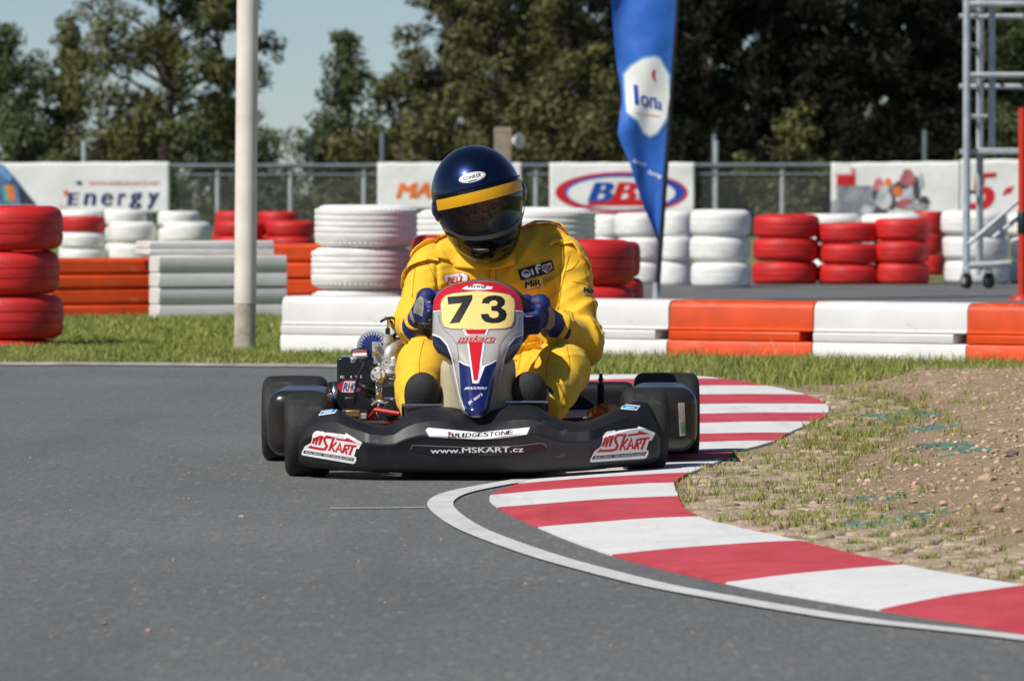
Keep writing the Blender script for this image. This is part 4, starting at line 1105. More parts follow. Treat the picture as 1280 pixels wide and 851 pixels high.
# overalls: loose cloth with folds gathered at the elbows, waist, hips and knees
V, F = sdf_arrays(body_sdf(.004), lo, hi, .0062)
V = relax(V, F, 2); N_ = vnormals(V, F)
SEG = [('lsh', 'lel'), ('lel', 'lwr'), ('rsh', 'rel'), ('rel', 'rwr'), ('lhip', 'lkn'), ('lkn', 'lan'), ('rhip', 'rkn'), ('rkn', 'ran')]
best = np.full(len(V), 1e9); ax_t = np.zeros(len(V)); ax_i = np.zeros(len(V), int); ax_l = np.zeros(len(V))
for i, (a, c) in enumerate(SEG):
    A, B_ = LIMB[a], LIMB[c]; d = B_ - A; l = np.linalg.norm(d)
    t = np.clip(((V - A) @ d) / (d @ d), 0, 1); q = np.linalg.norm(V - A - t[:, None] * d, axis=1)
    m = q < best; best[m] = q[m]; ax_t[m] = t[m]; ax_i[m] = i; ax_l[m] = l
D_ = np.zeros(len(V))
def ridge(q, sharp, pw=2): return max(0.0, 1 - abs(noise.noise(q)) * sharp) ** pw
def fold(v, n, t, hi, lo_, off):      # long creases running along t, spaced across n
    n, t = Vector(n).normalized(), Vector(t).normalized(); b_ = n.cross(t)
    return Vector((v.dot(n) * hi + off, v.dot(t) * lo_, v.dot(b_) * lo_))
for n_, v in enumerate(V):
    x, y, z = v; vv = Vector(v)
    d = .005 * noise.noise(vv * 4.0 + Vector((3, 0, 0)))
    if best[n_] < .108:
        limb = True
        i = int(ax_i[n_]); t = ax_t[n_]; s_ = t * ax_l[n_]
        amp = {0: .15 + .85 * t * t, 2: .15 + .85 * t * t, 1: .9, 3: 1.0, 4: .30 + .5 * (1 - t), 6: .30 + .5 * (1 - t), 5: .25 + .75 * t, 7: .25 + .75 * t}[i]
        d0 = (LIMB[SEG[i][1]] - LIMB[SEG[i][0]]); ax = Vector(d0).normalized()
        tilt = (ax + Vector((.35 * (-1 if i % 2 else 1), .1, .25))).normalized()
        d += amp * (.020 * ridge(fold(vv, tilt, tilt.orthogonal(), 17 if i in (1, 3) else 13, 2.2, i * 3.7), 2.6, 2) - .006)
        d += (.35 + .65 * amp) * .008 * ridge(fold(vv, ax + Vector((.8, .2, -.6)), ax, 15, 2.6, i * 1.7), 3.4, 2)
    else:
        limb = False
        d += .013 * ridge(fold(vv, (.8, .1, .6), (-.6, 0, .8), 11, 2.0, 1.3), 2.8, 2) - .005
        d += .0095 * ridge(fold(vv, (.8, .1, -.6), (.6, 0, .8), 11, 2.0, 7.1), 3.0, 2)
        if z < .48: d += .014 * ridge(fold(vv, (.15, .1, 1), (1, 0, 0), 20, 2.6, 4.4), 2.6, 2)
    if y < D0 + .74 and .40 < z < .74:
        zx = W(614, 400, .6).x + .02 * math.sin(z * 9); e = abs(x - zx)
        if e < .022 and not limb: d += .0045 * (1 - (e / .022) ** 6)
        sx = W(697, 400, .62).x; e = abs(x - sx - .05 * (z - .5)); d -= .011 * math.exp(-(e / .006) ** 2)
        sx = W(549, 400, .62).x; e = abs(x - sx + .05 * (z - .5)); d -= .008 * math.exp(-(e / .006) ** 2)
    D_[n_] = d
V = V + N_ * D_[:, None]; V = relax(V, F, 1, .2)
suit = obj_np('overalls', V, F, [yellow], driver)
st_ = bvh_np(V, F)
seam = mat('seam_thread', (0.46, 0.23, 0.008), .85, var=.2, vscale=200)
def d_seam(k):
    L = lambda P, w=.75: k.line([(p.x, p.y) for p in catmull([(x, y, 0) for x, y in P], 4)], w, seam, 0)
    L([(530, 424), (525, 445), (524, 470), (522, 492)]); L([(520, 330), (517, 350), (515, 372)]); L([(528, 322), (536, 332), (543, 350), (546, 372)])
    L([(712, 318), (706, 340), (701, 365), (698, 388)]); L([(724, 325), (716, 335), (705, 340)]); L([(731, 338), (738, 362), (743, 390), (744, 412)])
    L([(708, 432), (712, 455), (708, 480), (700, 505)]); L([(690, 434), (684, 455), (682, 480)]); L([(660, 425), (652, 440), (648, 462)])
    L([(655, 428), (662, 427), (672, 425)], 1.0); L([(655, 432), (664, 431), (674, 429)], 1.0); L([(613, 334), (612, 345), (612, 352)], 1.0); L([(620, 334), (620, 345), (620, 352)], 1.0)
    L([(668, 352), (680, 349), (691, 346)]); L([(668, 355), (680, 352), (691, 349)]); L([(716, 352), (728, 354), (738, 357)])
sticker('seam', suit, st_, 3.0, d_seam, .0016)
# collar, shoulder yokes and cuffs: separate layers of the suit
def ring_cloth(name, c, ax, r0, r1, h, m, parent, wob=.1, tilt=None, solid=.004, rows=7, ry=1.0):
    ax = Vector(ax).normalized(); u = (Vector((1, 0, 0)) - ax * ax.x).normalized(); v = ax.cross(u); R = []
    for j in range(rows):
        f = j / (rows - 1); row = []
        for k in range(49):
            a = 2 * PI * k / 48; r = r0 + (r1 - r0) * f; r *= 1 + wob * noise.noise(Vector((math.cos(a) * 1.8, math.sin(a) * 1.8, f * 1.5 + c.x * 9)))
            hh = h * f + (tilt(a) * f if tilt else 0)
            row.append(c + u * math.cos(a) * r + v * math.sin(a) * r * ry + ax * hh)
        R.append(row)
    b = MB(); b.grid(R, m); return b.build(name, parent, solid=solid, sharp=70)
ring_cloth('collar', Vector(P(611, 325, .70)), (-.06, -.22, 1), .125, .100, .055, yellow, suit, .12, lambda a: .012 * math.sin(a), .006)
def yoke(pts, w, sag):        # a welted flap standing off the shoulder
    c = catmull([W(*p) for p in pts], 8); R = []
    for i, p in enumerate(c):
        q, n, _, _ = st_.find_nearest(p); o = q + n * .006
        f = i / (len(c) - 1); k = math.sin(PI * f) ** .5
        d = Vector(w); row = []
        for j in range(6):
            g = j / 5; s = o + d * g
            q2, n2, _, _ = st_.find_nearest(s); s = q2 + n2 * (.006 + sag * k * g * g)
            row.append(s)
        R.append(row)
    b = MB(); b.grid(R, yellow); return b.build('shoulder_flap', suit, solid=.004, sharp=70)
yoke([(700, 306, .70), (716, 309, .70), (728, 318, .69), (736, 332, .70)], (-.035, -.01, -.03), .012)
yoke([(511, 350, .68), (519, 335, .68), (530, 326, .68), (541, 322, .68)], (.04, -.01, -.045), .012)
yoke([(655, 289, .76), (672, 287, .77), (690, 291, .77), (703, 303, .76)], (-.01, -.03, -.012), .016)
yoke([(522, 325, .72), (532, 309, .75), (548, 301, .76), (566, 300, .76)], (.012, -.03, -.01), .014)
# patches
navy_patch = mat('navy_patch', (0.012, 0.012, 0.035), .7, var=.2, vscale=60)
mir_yellow = mat('patch_yellow', (0.80, 0.60, 0.20), .7, var=.05)
def d_bell(k):
    o = [(556, 351), (554.5, 346.5), (556.5, 344), (570, 342), (580, 341.8), (584, 344), (584.6, 349), (581.5, 353.5), (572, 354.5), (565, 358), (561, 356.5)]
    k.poly([(x + (x - 569.5) * .07, y + (y - 349) * .12) for x, y in o], redp, 0); k.poly(o, whitep, .0007)
    k.text('BELL', (558.5, 354.4), (21.5, -2.2), (.8, -7.4), redp, .0014, .03)
sticker('badge', suit, st_, 2.5, d_bell, .004)
def d_elf(k):
    f = lambda x, y: (640 + x * .094, 320 + y * .094)
    k.poly([f(78, 188), f(300, 120), f(530, 55), f(566, 182), f(480, 235), f(330, 270), f(120, 328)], navy_patch, 0)
    ov = [f(185 + 62 * math.cos(a), 240 + 52 * math.sin(a)) for a in [2 * PI * i / 20 for i in range(20)]]; k.poly(ov, whitep, .0007)
    k.poly([f(190 + 42 * math.cos(a), 224 + 17 * math.sin(a)) for a in [2 * PI * i / 16 for i in range(16)]], navy_patch, .0012); k.line([f(150, 238), f(245, 222)], 1.1, cyan_ink, .0015)
    k.line([f(255, 175), f(280, 252)], 2.6, whitep, .0007); k.line([f(345, 238), f(318, 150), f(338, 125), f(372, 120)], 2.6, whitep, .0007); k.line([f(305, 178), f(375, 162)], 1.8, whitep, .0009)
    k.poly([f(392, 130), f(520, 85), f(540, 165), f(465, 232), f(405, 195)], whitep, .0007)
    k.poly([f(402, 135), f(468, 112), f(452, 190), f(410, 188)], cyan_ink, .0012); k.poly([f(478, 125), f(515, 98), f(528, 160), f(468, 218), f(455, 192)], redp, .0012)
sticker('badge', suit, st_, 2.5, d_elf, .004)
def d_mir(k):
    f = lambda x, y: (640 + x * .094, 320 + y * .094)
    k.poly([f(150, 345), f(395, 275), f(430, 425), f(180, 490)], mir_yellow, 0)
    o, a, c = f(180, 425), f(375, 385), f(175, 345)
    k.text('MiR', o, (a[0] - o[0], a[1] - o[1]), (c[0] - o[0], c[1] - o[1]), ink, .0008, .05)
    o, a, c = f(190, 470), f(385, 420), f(186, 440)
    k.text('Lotunal', o, (a[0] - o[0], a[1] - o[1]), (c[0] - o[0], c[1] - o[1]), redp, .0008, .02, .2)
sticker('badge', suit, st_, 2.5, d_mir, .004)
def d_mir2(k):
    f = lambda x, y: (640 + x * .094, 320 + y * .094)
    k.poly([f(918, 400), f(1118, 455), f(1132, 545), f(930, 495)], mir_yellow, 0)
    o, a, c = f(950, 480), f(1085, 508), f(955, 420)
    k.text('MiR', o, (a[0] - o[0], a[1] - o[1]), (c[0] - o[0], c[1] - o[1]), ink, .0008, .05)
sticker('badge', suit, st_, 2.5, d_mir2, .004)

# ---- boots
def boot(s_, dx):
    an = LIMB[s_ + 'an']; c = np.array(W(528 if s_ == 'l' else 661, 494 if s_ == 'l' else 493, -.045))
    heel = c + np.array([0, .05, -.07])
    def fn(X, Y, Z):
        d = ell(X, Y + .35 * (Z - c[2]), Z, c, (.056, .045, .072))
        d = smin(d, cap(X, Y, Z, heel, c + np.array([0, 0, .02]), .050, .048), .02)
        return smin(d, cap(X, Y, Z, an + np.array([0, .03, .02]), heel + np.array([0, .01, .03]), .052, .047), .03)
    V, F = sdf_arrays(fn, c - .17, c + .17, .007); return obj_np('boot', relax(V, F, 1), F, [boot_black], driver)
boot('l', 0); boot('r', 0)

# ---- gloves: palm, four fingers closed round the rim, thumb, flared cuff
def glove(side, hpx, rim_a):
    a = math.radians(rim_a); rc = SWC + (Vector((math.cos(a), 0, 0)) + SWU * math.sin(a)) * SWR          # point of the rim held
    tg = (Vector((-math.sin(a), 0, 0)) + SWU * math.cos(a))
    if tg.z < 0: tg = -tg
    out = (rc - SWC).normalized(); fw = -SWA                                                             # outwards, and towards the front of the kart
    wr = Vector(LIMB[('l' if side < 0 else 'r') + 'wr'])
    pc = rc + out * .040 + SWA * .030
    prs = []
    def C(p, q, r1, r2): prs.append((np.array(p), np.array(q), r1, r2))
    C(pc + tg * .030, pc - tg * .032, .034, .030)
    axg = (wr - pc).normalized(); C(pc, wr - axg * .01, .034, .045); C(wr - axg * .01, wr + axg * .016, .045, .053)
    kn = []
    for i, f in enumerate((.036, .013, -.011, -.034)):
        s = (1.0, 1.08, 1.02, .86)[i]; r = (.0125, .0130, .0122, .0108)[i]
        k0 = rc + tg * f + out * (.044) + SWA * .012
        k1 = rc + tg * (f * 1.0) + out * (.030 * s) + fw * (.028 * s)
        k2 = rc + tg * (f * .96) - out * (.010 * s) + fw * (.036 * s)
        k3 = rc + tg * (f * .93) - out * (.034 * s) + fw * (.012)
        C(pc + tg * f * .8 + out * .006, k0, r * 1.15, r * 1.1); C(k0, k1, r * 1.12, r); C(k1, k2, r, r * .95); C(k2, k3, r * .95, r * .82); kn.append((k0, k1, k2))
    C(pc + tg * .03, rc + tg * .052 + SWA * .034 - out * .002, .016, .0135); C(rc + tg * .052 + SWA * .034 - out * .002, rc + tg * .062 + SWA * .022 - out * .034, .0135, .0115)
    def fn(X, Y, Z):
        d = None
        for p, q, r1, r2 in prs:
            e = cap(X, Y, Z, p, q, r1, r2); d = e if d is None else smin(d, e, .0065)
        return d
    c = np.array(rc); V, F = sdf_arrays(fn, c - np.array([.14, .12, .14]), c + np.array([.14, .20, .14]), .0042)
    V = relax(V, F, 1); g = obj_np('glove', V, F, [glove_blue], driver); tr = bvh_np(V, F)
    return g, tr
g1, gt1 = glove(-1, 0, 170); g2, gt2 = glove(1, 0, 2)
def d_g1(k):
    f = lambda x, y: (490 + x * .1058, 350 + y * .1058)
    k.poly([f(*p) for p in ((255, 385), (262, 310), (290, 240), (338, 188), (372, 215), (380, 290), (365, 432))], glove_grey, 0)
    k.poly([f(*p) for p in ((182, 310), (222, 240), (232, 262), (228, 330), (248, 410), (270, 470), (265, 515), (222, 450))], glove_grey, 0)
    k.line([f(312, 508), f(390, 512), f(460, 505)], 1.4, glove_grey, 0)
    for x, y in ((438, 262), (432, 362), (444, 470)): k.poly([f(x + 16 * math.cos(a), y + 12 * math.sin(a)) for a in [2 * PI * i / 10 for i in range(10)]], silver, .0006)
sticker('glove_patch', g1, gt1, 3.0, d_g1, .002)
def d_g2(k):
    k.poly([(684, 384), (690, 383), (694, 394), (693, 407), (687, 413), (681, 410), (685, 402), (686, 392)], glove_grey, 0)
    k.line([(656, 383), (664, 379.5), (676, 378)], 1.1, ink, 0); k.line([(656, 395.5), (666, 395)], 1.2, glove_grey, .0005)
sticker('glove_patch', g2, gt2, 3.0, d_g2, .002)

# ---- helmet
def hshell(x, y, z, o=0.0):
    d = ell(x, y, z, (0, .012, .028), (.146 + o, .165 + o, .158 + o))
    c = ell(x, y, z, (0, -.050, -.088), (.097 + o, .125 + o, .105 + o))
    e = ell(x, y, z, (0, .03, -.07), (.114 + o, .140 + o, .12 + o))
    return smin(smin(d, c, .05), e, .05)
def hfun(X, Y, Z):
    x, y, z = loc_(X, Y, Z)
    d = np.maximum(hshell(x, y, z), -(z + .172))
    ins = np.minimum(hshell(x, y, z, -.026), np.maximum(np.sqrt(x * x + (y - .0) ** 2) - .098, z + .06))
    d = np.maximum(d, -ins)
    zc = .006; port = rbox(x, y, z, (0, -.14, zc), (.117, .115, .060), .035)
    d = np.maximum(d, -port)
    # ridges: brow of the visor seat, chin vents and air inlets on the crown
    d = d - .0035 * np.exp(-((z + .062 + .02 * np.abs(x) * 4) / .006) ** 2) * (y < 0)
    d = d + .004 * np.exp(-((z + .125) / .006) ** 2) * ((np.abs(x) > .02) & (np.abs(x) < .07) & (y < -.1))
    return d
V, F = sdf_arrays(hfun, np.array(HC) - .23, np.array(HC) + .23, .0042)
V = relax(V, F, 2); fc_ = V[F].mean(1); lx, ly, lz = loc_(fc_[:, 0], fc_[:, 1], fc_[:, 2])
inner = hshell(lx, ly, lz) < -.006; mi = np.where(inner, 1, np.where((lz < -.060) & (ly < .06), 2, 0))
helm = obj_np('helmet', V, F, [helmet_blue, black_pole, helmet_black], driver, mi)
def hray(az, z, o):       # point of the outer shell at azimuth az (0 = straight ahead) and height z
    dx, dy = math.sin(az), -math.cos(az); lo_, hi_ = 0.0, .3
    for _ in range(26):
        m = (lo_ + hi_) / 2
        if hshell(np.float64(dx * m), np.float64(dy * m), np.float64(z), o) < 0: lo_ = m
        else: hi_ = m
    return hl(dx * lo_, dy * lo_, z)
def vgrid(z0f, z1f, a0, a1, o, m, name, parent, na=48, nz=14, solid=.0):
    R = []
    for j in range(nz + 1):
        row = []
        for i in range(na + 1):
            az = a0 + (a1 - a0) * i / na; z0, z1 = z0f(az), z1f(az); row.append(hray(az, z0 + (z1 - z0) * j / nz, o))
        R.append(row)
    b = MB(); b.grid(R, m); return b.build(name, parent, fix=False, sharp=80, solid=solid)
A1 = math.radians(76)
vis = vgrid(lambda a: -.066 + .05 * (abs(a) / A1) ** 3, lambda a: .066 + .028 * math.cos(a * 1.15), -A1, A1, .006, visor_m, 'visor', helm)
vgrid(lambda a: .018 + .028 * math.cos(a * 1.15), lambda a: .053 + .028 * math.cos(a * 1.15), -A1 * .93, A1 * .88, .0085, strip_yellow, 'visor_strip', vis, nz=6)
vgrid(lambda a: .063 + .028 * math.cos(a * 1.15), lambda a: .068 + .028 * math.cos(a * 1.15), -A1, A1, .0075, helmet_black, 'visor_edge', vis, nz=2)
vgrid(lambda a: -.076 + .05 * (abs(a) / A1) ** 3, lambda a: -.062 + .05 * (abs(a) / A1) ** 3, -A1, A1, .0095, mat('visor_rim', (.05, .05, .055), .35, var=.2), 'visor_seal', vis, nz=4)
for sx in (-1, 1):
    b = MB(); c0, c1 = hray(sx * .14, -.115, .0005), hray(sx * .46, -.108, .0005); b.tube([c0, hray(sx * .3, -.113, .002), c1], [.004, .0085, .004], black_pole, 10); b.build('chin_vent', helm)
for sx in (-1, 1):
    c = hray(sx * math.radians(84), .012, .002); n = HR_ @ Vector((sx, -.06, 0)); b = MB()
    b.lathe([(0, .012), (.012, .012), (.016, .009), (.030, .006), (.036, 0), (.036, -.008)], c, n, helmet_blue, 28); b.lathe([(0, .0135), (.007, .0135), (.009, .011)], c, n, steel, 14); b.build('visor_pivot', helm)
ht = bvh_np(V, F)
def d_hel(k):
    f = lambda x, y: (520 + x * .2116, 170 + y * .2115)
    cx, cy, ra = 332, 245, math.radians(-13)
    E = lambda rx, ry: [f(cx + rx * math.cos(a) * math.cos(ra) - ry * math.sin(a) * math.sin(ra), cy + rx * math.cos(a) * math.sin(ra) + ry * math.sin(a) * math.cos(ra)) for a in [2 * PI * i / 28 for i in range(28)]]
    k.poly(E(80, 29), whitep, 0); k.poly(E(75, 25), ink, .0005); k.poly(E(72, 22.5), whitep, .0009)
    o, a, c = f(280, 265), f(385, 240), f(277, 248); k.text('CONKER', o, (a[0] - o[0], a[1] - o[1]), (c[0] - o[0], c[1] - o[1] - .8), ink, .0014, .03)
    k.line([f(310, 270), f(358, 258)], .8, ink, .0014)
sticker('helmet_badge', helm, ht, 3.0, d_hel, .0015)
# ================================================================== BEHIND THE TRACK
ORD3 = {1: ['only'], 2: ['top', 'lower'], 3: ['top', 'middle', 'bottom'], 4: ['top', 'second', 'third', 'bottom half sunken']}
TM = {}
def tyre_mesh(kind):
    if kind in TM: return TM[kind]
    nm, m, rib = kind
    b = MB(); R, h = .31, .5       # unit height, scaled on placing
    pr = [(.185, .06), (.20, .035), (.25, .0), (.275, .03), (.300, .10), (.309, .18)]
    if rib:
        for k in range(5):
            z = .22 + k * .14
            pr += [(.309, z), (.3115, z + .03), (.3115, z + .085), (.3095, z + .116), (.3055, z + .122), (.3055, z + .134)]
        pr = pr[:-2]
    else: pr += [(.312, .27), (.3135, .36), (.3085, .37), (.3085, .39), (.3135, .40), (.3150, .5), (.3135, .60), (.3085, .61), (.3085, .63), (.3135, .64), (.312, .73)]
    pr += [(.308, .82), (.298, .90), (.275, .97), (.25, 1.0), (.20, .965), (.185, .94), (.178, .80), (.22, .5), (.178, .2)]
    b.lathe(pr, (0, 0, 0), (0, 0, 1), m, 44, closed=True)
    if rib:      # shallow tread blocks broken round the shoulder
        for k in range(60):
            a = 2 * PI * k / 60; R_ = Matrix.Rotation(a, 3, 'Z')
            for z in (.15, .87): b.box(R_ @ Vector((.2995, 0, z)), (.010, .022, .10), m, R_)
    TM[kind] = b.mesh('tyre_' + nm, sharp=14); return TM[kind]
def stack(px, wpx, ytop, D, n, colour, where, group, sink=0.0, rib=False, jit=.018, mixed=None):
    s = FPX / D; r = wpx / 2 / s; p = at(px, 300, D); ztop = at(px, ytop, D).z
    hh = (ztop + sink) / n
    for i in range(n):
        c = (mixed[i] if mixed else colour)
        me = tyre_mesh((c + (' ribbed' if rib else ''), tyre_white if c == 'white' else tyre_red, rib))
        o = bpy.data.objects.new('tyre', me); link(o)
        o.location = (p.x + random.uniform(-jit, jit), D + r + random.uniform(-jit, jit), ztop - hh * (i + 1))
        o.scale = (r / .316, r / .316, hh * .985); o.rotation_euler = (random.uniform(-.02, .02), random.uniform(-.02, .02), random.random() * 6)
        tag(o, f'{c} painted tyre, {ORD3[n][i]} of {where}', 'tyre', group)
rW, rR = 'white tyres stacked as a barrier', 'red tyres stacked as a barrier'
stack(4, 136, 257, 33.0, 4, 'red', 'the red stack standing alone on the left verge', rR, sink=.20, rib=False)
stack(454, 132, 256, 33.8, 4, 'white', 'the ribbed white stack beside the driver’s elbow', rW, sink=.17, rib=True)
stack(580, 132, 294, 33.3, 3, 'red', 'the red stack right behind the driver’s helmet', rR, sink=.18)
stack(726, 134, 299, 33.2, 3, 'red', 'the red stack behind the MiR arm badge', rR, sink=.18)
stack(764, 78, 301, 36.5, 3, 'red', 'the narrow red stack before the flag pole', rR, sink=.1)
stack(583, 132, 261, 35.2, 3, 'white', 'the white stack hidden behind the helmet', rW, rib=True)
stack(680, 130, 259, 35.4, 3, 'white', 'the ribbed white stack under the oval logo', rW, rib=True)
# far right
stack(762, 44, 268, 58, 3, 'white', 'the white stack half behind red tyres, left of the flag', rW)
stack(800, 60, 266, 57, 3, 'white', 'the white stack behind the flag tip', rW)
stack(845, 44, 264, 56.5, 3, 'white', 'the narrow white stack just past the flag pole', rW)
stack(903, 77, 262, 55, 3, 'white', 'the wide white stack next to the red row', rW)
stack(985, 84, 268, 57, 3, 'red', 'first red stack of the roadside row', rR)
stack(1062, 81, 278, 57, 3, 'red', 'central red stack of the roadside row', rR)
stack(1130, 72, 273, 57, 3, 'red', 'last red stack of the roadside row', rR)
stack(1040, 78, 267, 60.5, 3, 'white', 'the white stack behind the central red stack', rW)
stack(1115, 78, 267, 60.5, 3, 'white', 'the white stack behind the last red stack', rW)
stack(1162, 40, 264, 64, 3, 'red', 'the small far red stack under the white banner', rR)
stack(1222, 84, 263, 57, 3, 'white', 'the white stack seen through the scaffold feet', rW)
stack(1300, 72, 266, 57.5, 3, 'white', 'the white stack beyond the red post', rW)
# far left
for px, top, w_ in ((101, 'its red capped', 'red'), (164, 'the plain', 'white'), (232, 'the blunt', 'white')):
    stack(px, 61, 277 if px > 120 else 270, 74, 3 if px < 120 else 2, 'white', {101: 'the far white stack with a red tyre on top', 164: 'the far white stack next to the red capped one', 232: 'the far white stack over the white barrier blocks'}[px], rW, mixed=['red', 'white', 'white'] if px < 120 else None)
stack(155, 54, 262, 80, 3, 'white', 'the hindmost white stack under the Energy banner text', rW)
stack(222, 54, 264, 80, 3, 'white', 'the hindmost white stack at the Energy banner’s end', rW)
stack(97, 54, 263, 80, 3, 'white', 'the hindmost white stack behind the red capped one', rW)
stack(297, 66, 276, 71, 3, 'red', 'the red stack left of the white pole', rR)
stack(362, 64, 276, 71, 3, 'red', 'the red stack right of the white pole', rR)
stack(292, 52, 264, 78, 3, 'red', 'the hindmost red stack left of the white pole', rR)
stack(345, 50, 264, 78, 3, 'red', 'the hindmost red stack right of the white pole', rR)

# ---- plastic barrier blocks: two tiers, a groove, and a dark coupling hole at one end
def block_mesh(L, H, Dp, m, hole=True):
    b = MB()
    def tier(pts, x0, x1):
        poly = [(x0, -Dp / 2 + y * Dp, z * H) for y, z in pts] + [(x0, Dp / 2 - y * Dp, z * H) for y, z in pts[::-1]]
        b.prism(poly, (x1 - x0, 0, 0), m)
    if not hole:
        tier([(.03, 0), (.0, .04), (.0, .40), (.06, .46)], 0, L); tier([(.06, .463), (.01, .52), (.01, .90), (.07, 1.0)], 0, L)
        return b
    tier([(.0, 0), (.0, .30), (.02, .335), (.05, .345)], 0, L)
    tier([(.05, .347), (.02, .36), (.015, .375), (.015, .49), (.04, .503)], 0, L - (.075 if hole else 0))
    tier([(.04, .505), (.02, .515), (.02, .53), (.05, .56), (.055, .88), (.09, .96), (.16, 1.0)], 0, L)
    if hole:  # black pieces stand in for the shade inside the hole
        b.tube([(L - .04, 0, .345 * H), (L - .04, 0, .505 * H)], .035, black_pole, 12)
        b.box((L - .035, .05, .425 * H), (.066, .03, .155 * H), black_pole)
    return b
BLK = {}
def block(p0, p1, z, H, Dp, colour, lab, hole=True):
    p0, p1 = Vector(p0), Vector(p1); L = (p1 - p0).length - .006; k = (round(L, 3), H, colour, hole)
    if k not in BLK: BLK[k] = block_mesh(L, H, Dp, bar_white if colour == 'white' else bar_orange, hole).mesh('barrier_block')
    o = bpy.data.objects.new('barrier_block', BLK[k]); link(o)
    d = p1 - p0; o.location = (p0.x, p0.y, z); o.rotation_euler.z = math.atan2(d.y, d.x) + random.uniform(-.006, .006)
    m = o.modifiers.new('bevel', 'BEVEL'); m.width = .012; m.segments = 2; m.limit_method = 'ANGLE'; m.angle_limit = math.radians(50)
    tag(o, lab, 'barrier block', 'plastic barrier blocks along the track'); return o
XS = [350, 508, 672, 836, 1017, 1210, 1415]
cs = ['white', 'white', 'white', 'orange', 'white', 'orange']
labs = ['white barrier block at the left end of the row, behind the engine', 'white barrier block in front of red tyres, hidden behind the driver', 'white barrier block beside the driver’s raised arm, next to the orange one',
        'orange barrier block standing between two white ones behind the kerb', 'white barrier block flanked by orange ones on both sides, behind the soil', 'orange barrier block running out of the picture beside the red post']
def bl_pt(px):
    D = 32.0 + (px - 350) / (1280 - 350) * (29.6 - 32.0); q = at(px, 450, D); return Vector((q.x + .085, D + .15, 0))
for i in range(6): block(bl_pt(XS[i]), bl_pt(XS[i + 1]), 0, .325, .34, cs[i], labs[i])
# left group, farther off
def lp(px, D): q = at(px, 400, D); return Vector((q.x, D, 0))
block(lp(52, 41.5), lp(190, 41.8), 0, .215, .42, 'orange', 'lower orange block of the pair beside the lone red tyre stack', False)
block(lp(52, 41.5), lp(190, 41.8), .217, .215, .42, 'orange', 'upper orange block of the pair beside the lone red tyre stack', False)
block(lp(192, 41.2), lp(354, 41.7), 0, .225, .17, 'white', 'lowest of three shaded white blocks behind the white pole', False)
block(lp(192, 41.2), lp(354, 41.7), .227, .225, .17, 'white', 'shaded white block in the middle of the pile behind the white pole', False)
block(lp(178, 41.4), lp(335, 41.85), .456, .10, .26, 'white', 'flat white block topping the pile behind the white pole', False)
block(lp(318, 44.4), lp(415, 44.4), 0, .25, .4, 'orange', 'lower orange block half hidden behind the white pile', False)
block(lp(318, 44.4), lp(415, 44.4), .252, .26, .4, 'orange', 'upper orange block half hidden behind the white pile', False)

# ---- white flag pole at the verge
pb = gnd(306, 439); b = MB(); top = at(313, -420, pb.y)
tp = pb.lerp(top, .075)
b.tube([pb, tp], .061, pole_dirt, 28); 
pol = empty('flagpole', pb, 'tall white painted pole with a bare dirty foot on the left verge', 'pole')
b.build('pole_foot', pol)
b = MB(); b.tube([pb.lerp(top, .07), top], [.0635, .058], pole_white, 28); b.lathe([(0, .04), (.05, .03), (.062, 0)], top, (0, 0, 1), pole_white, 20); b.build('pole_shaft', pol)

# ---- blue feather flag beside the road
FD = 47.6
fb = at(820, 378, FD); fb.z = 0
fl = empty('feather_flag', fb, 'tall blue feather flag with a white hexagon logo on a black pole', 'flag')
polepx = [(820, 380), (824, 330), (829, 260), (834, 190), (839, 120), (843, 60), (847, 0), (850, -120), (848, -260), (838, -360), (815, -430), (790, -455)]
pp = catmull([at(x, y, FD) for x, y in polepx], 8)
b = MB(); b.tube(pp, [.024 - .016 * i / len(pp) for i in range(len(pp))], black_pole, 10); b.build('pole', fl)
b = MB(); b.lathe([(0, 0), (.16, 0), (.15, .02), (.03, .03), (.025, .16), (0, .16)], fb + Vector((0, 0, .004)), (0, 0, 1), galv, 20); b.build('base', fl)
FLx = [(822, 300), (816, 285), (806, 262), (800, 245), (793, 225), (786, 200), (777, 182), (772, 168), (774, 150), (777, 128), (776, 110), (771, 85), (768, 55), (764, 10), (760, -60), (758, -200), (762, -330), (775, -420), (790, -450)]
fys = [y for x, y in FLx][::-1]; fxs = [x for x, y in FLx][::-1]
pys = [y for x, y in polepx][::-1]; pxs = [x for x, y in polepx][::-1]
R = []
for i in range(121):
    y = 302 + (-448 - 302) * i / 120; xr = interp(y, pys, pxs); xl_ = min(interp(y, fys, fxs), xr - 1); row = []
    for j in range(21):
        t = j / 20; wv = .05 * math.sin(t * 5 + y * .021) * (1 - t) + .04 * noise.noise(Vector((t * 2.5, y * .022, 3))) * (1 - t * t)
        row.append(at(xl_ + (xr - xl_) * t, y, FD + wv - .005))
    R.append(row)
b = MB(); b.grid(R, flag_blue); fc = b.build('flag_cloth', fl, sharp=80)
ft = bvh_obj(fc)
pale_blue = mat('pale_blue_ink', (.16, .36, .70), .6, var=.2)
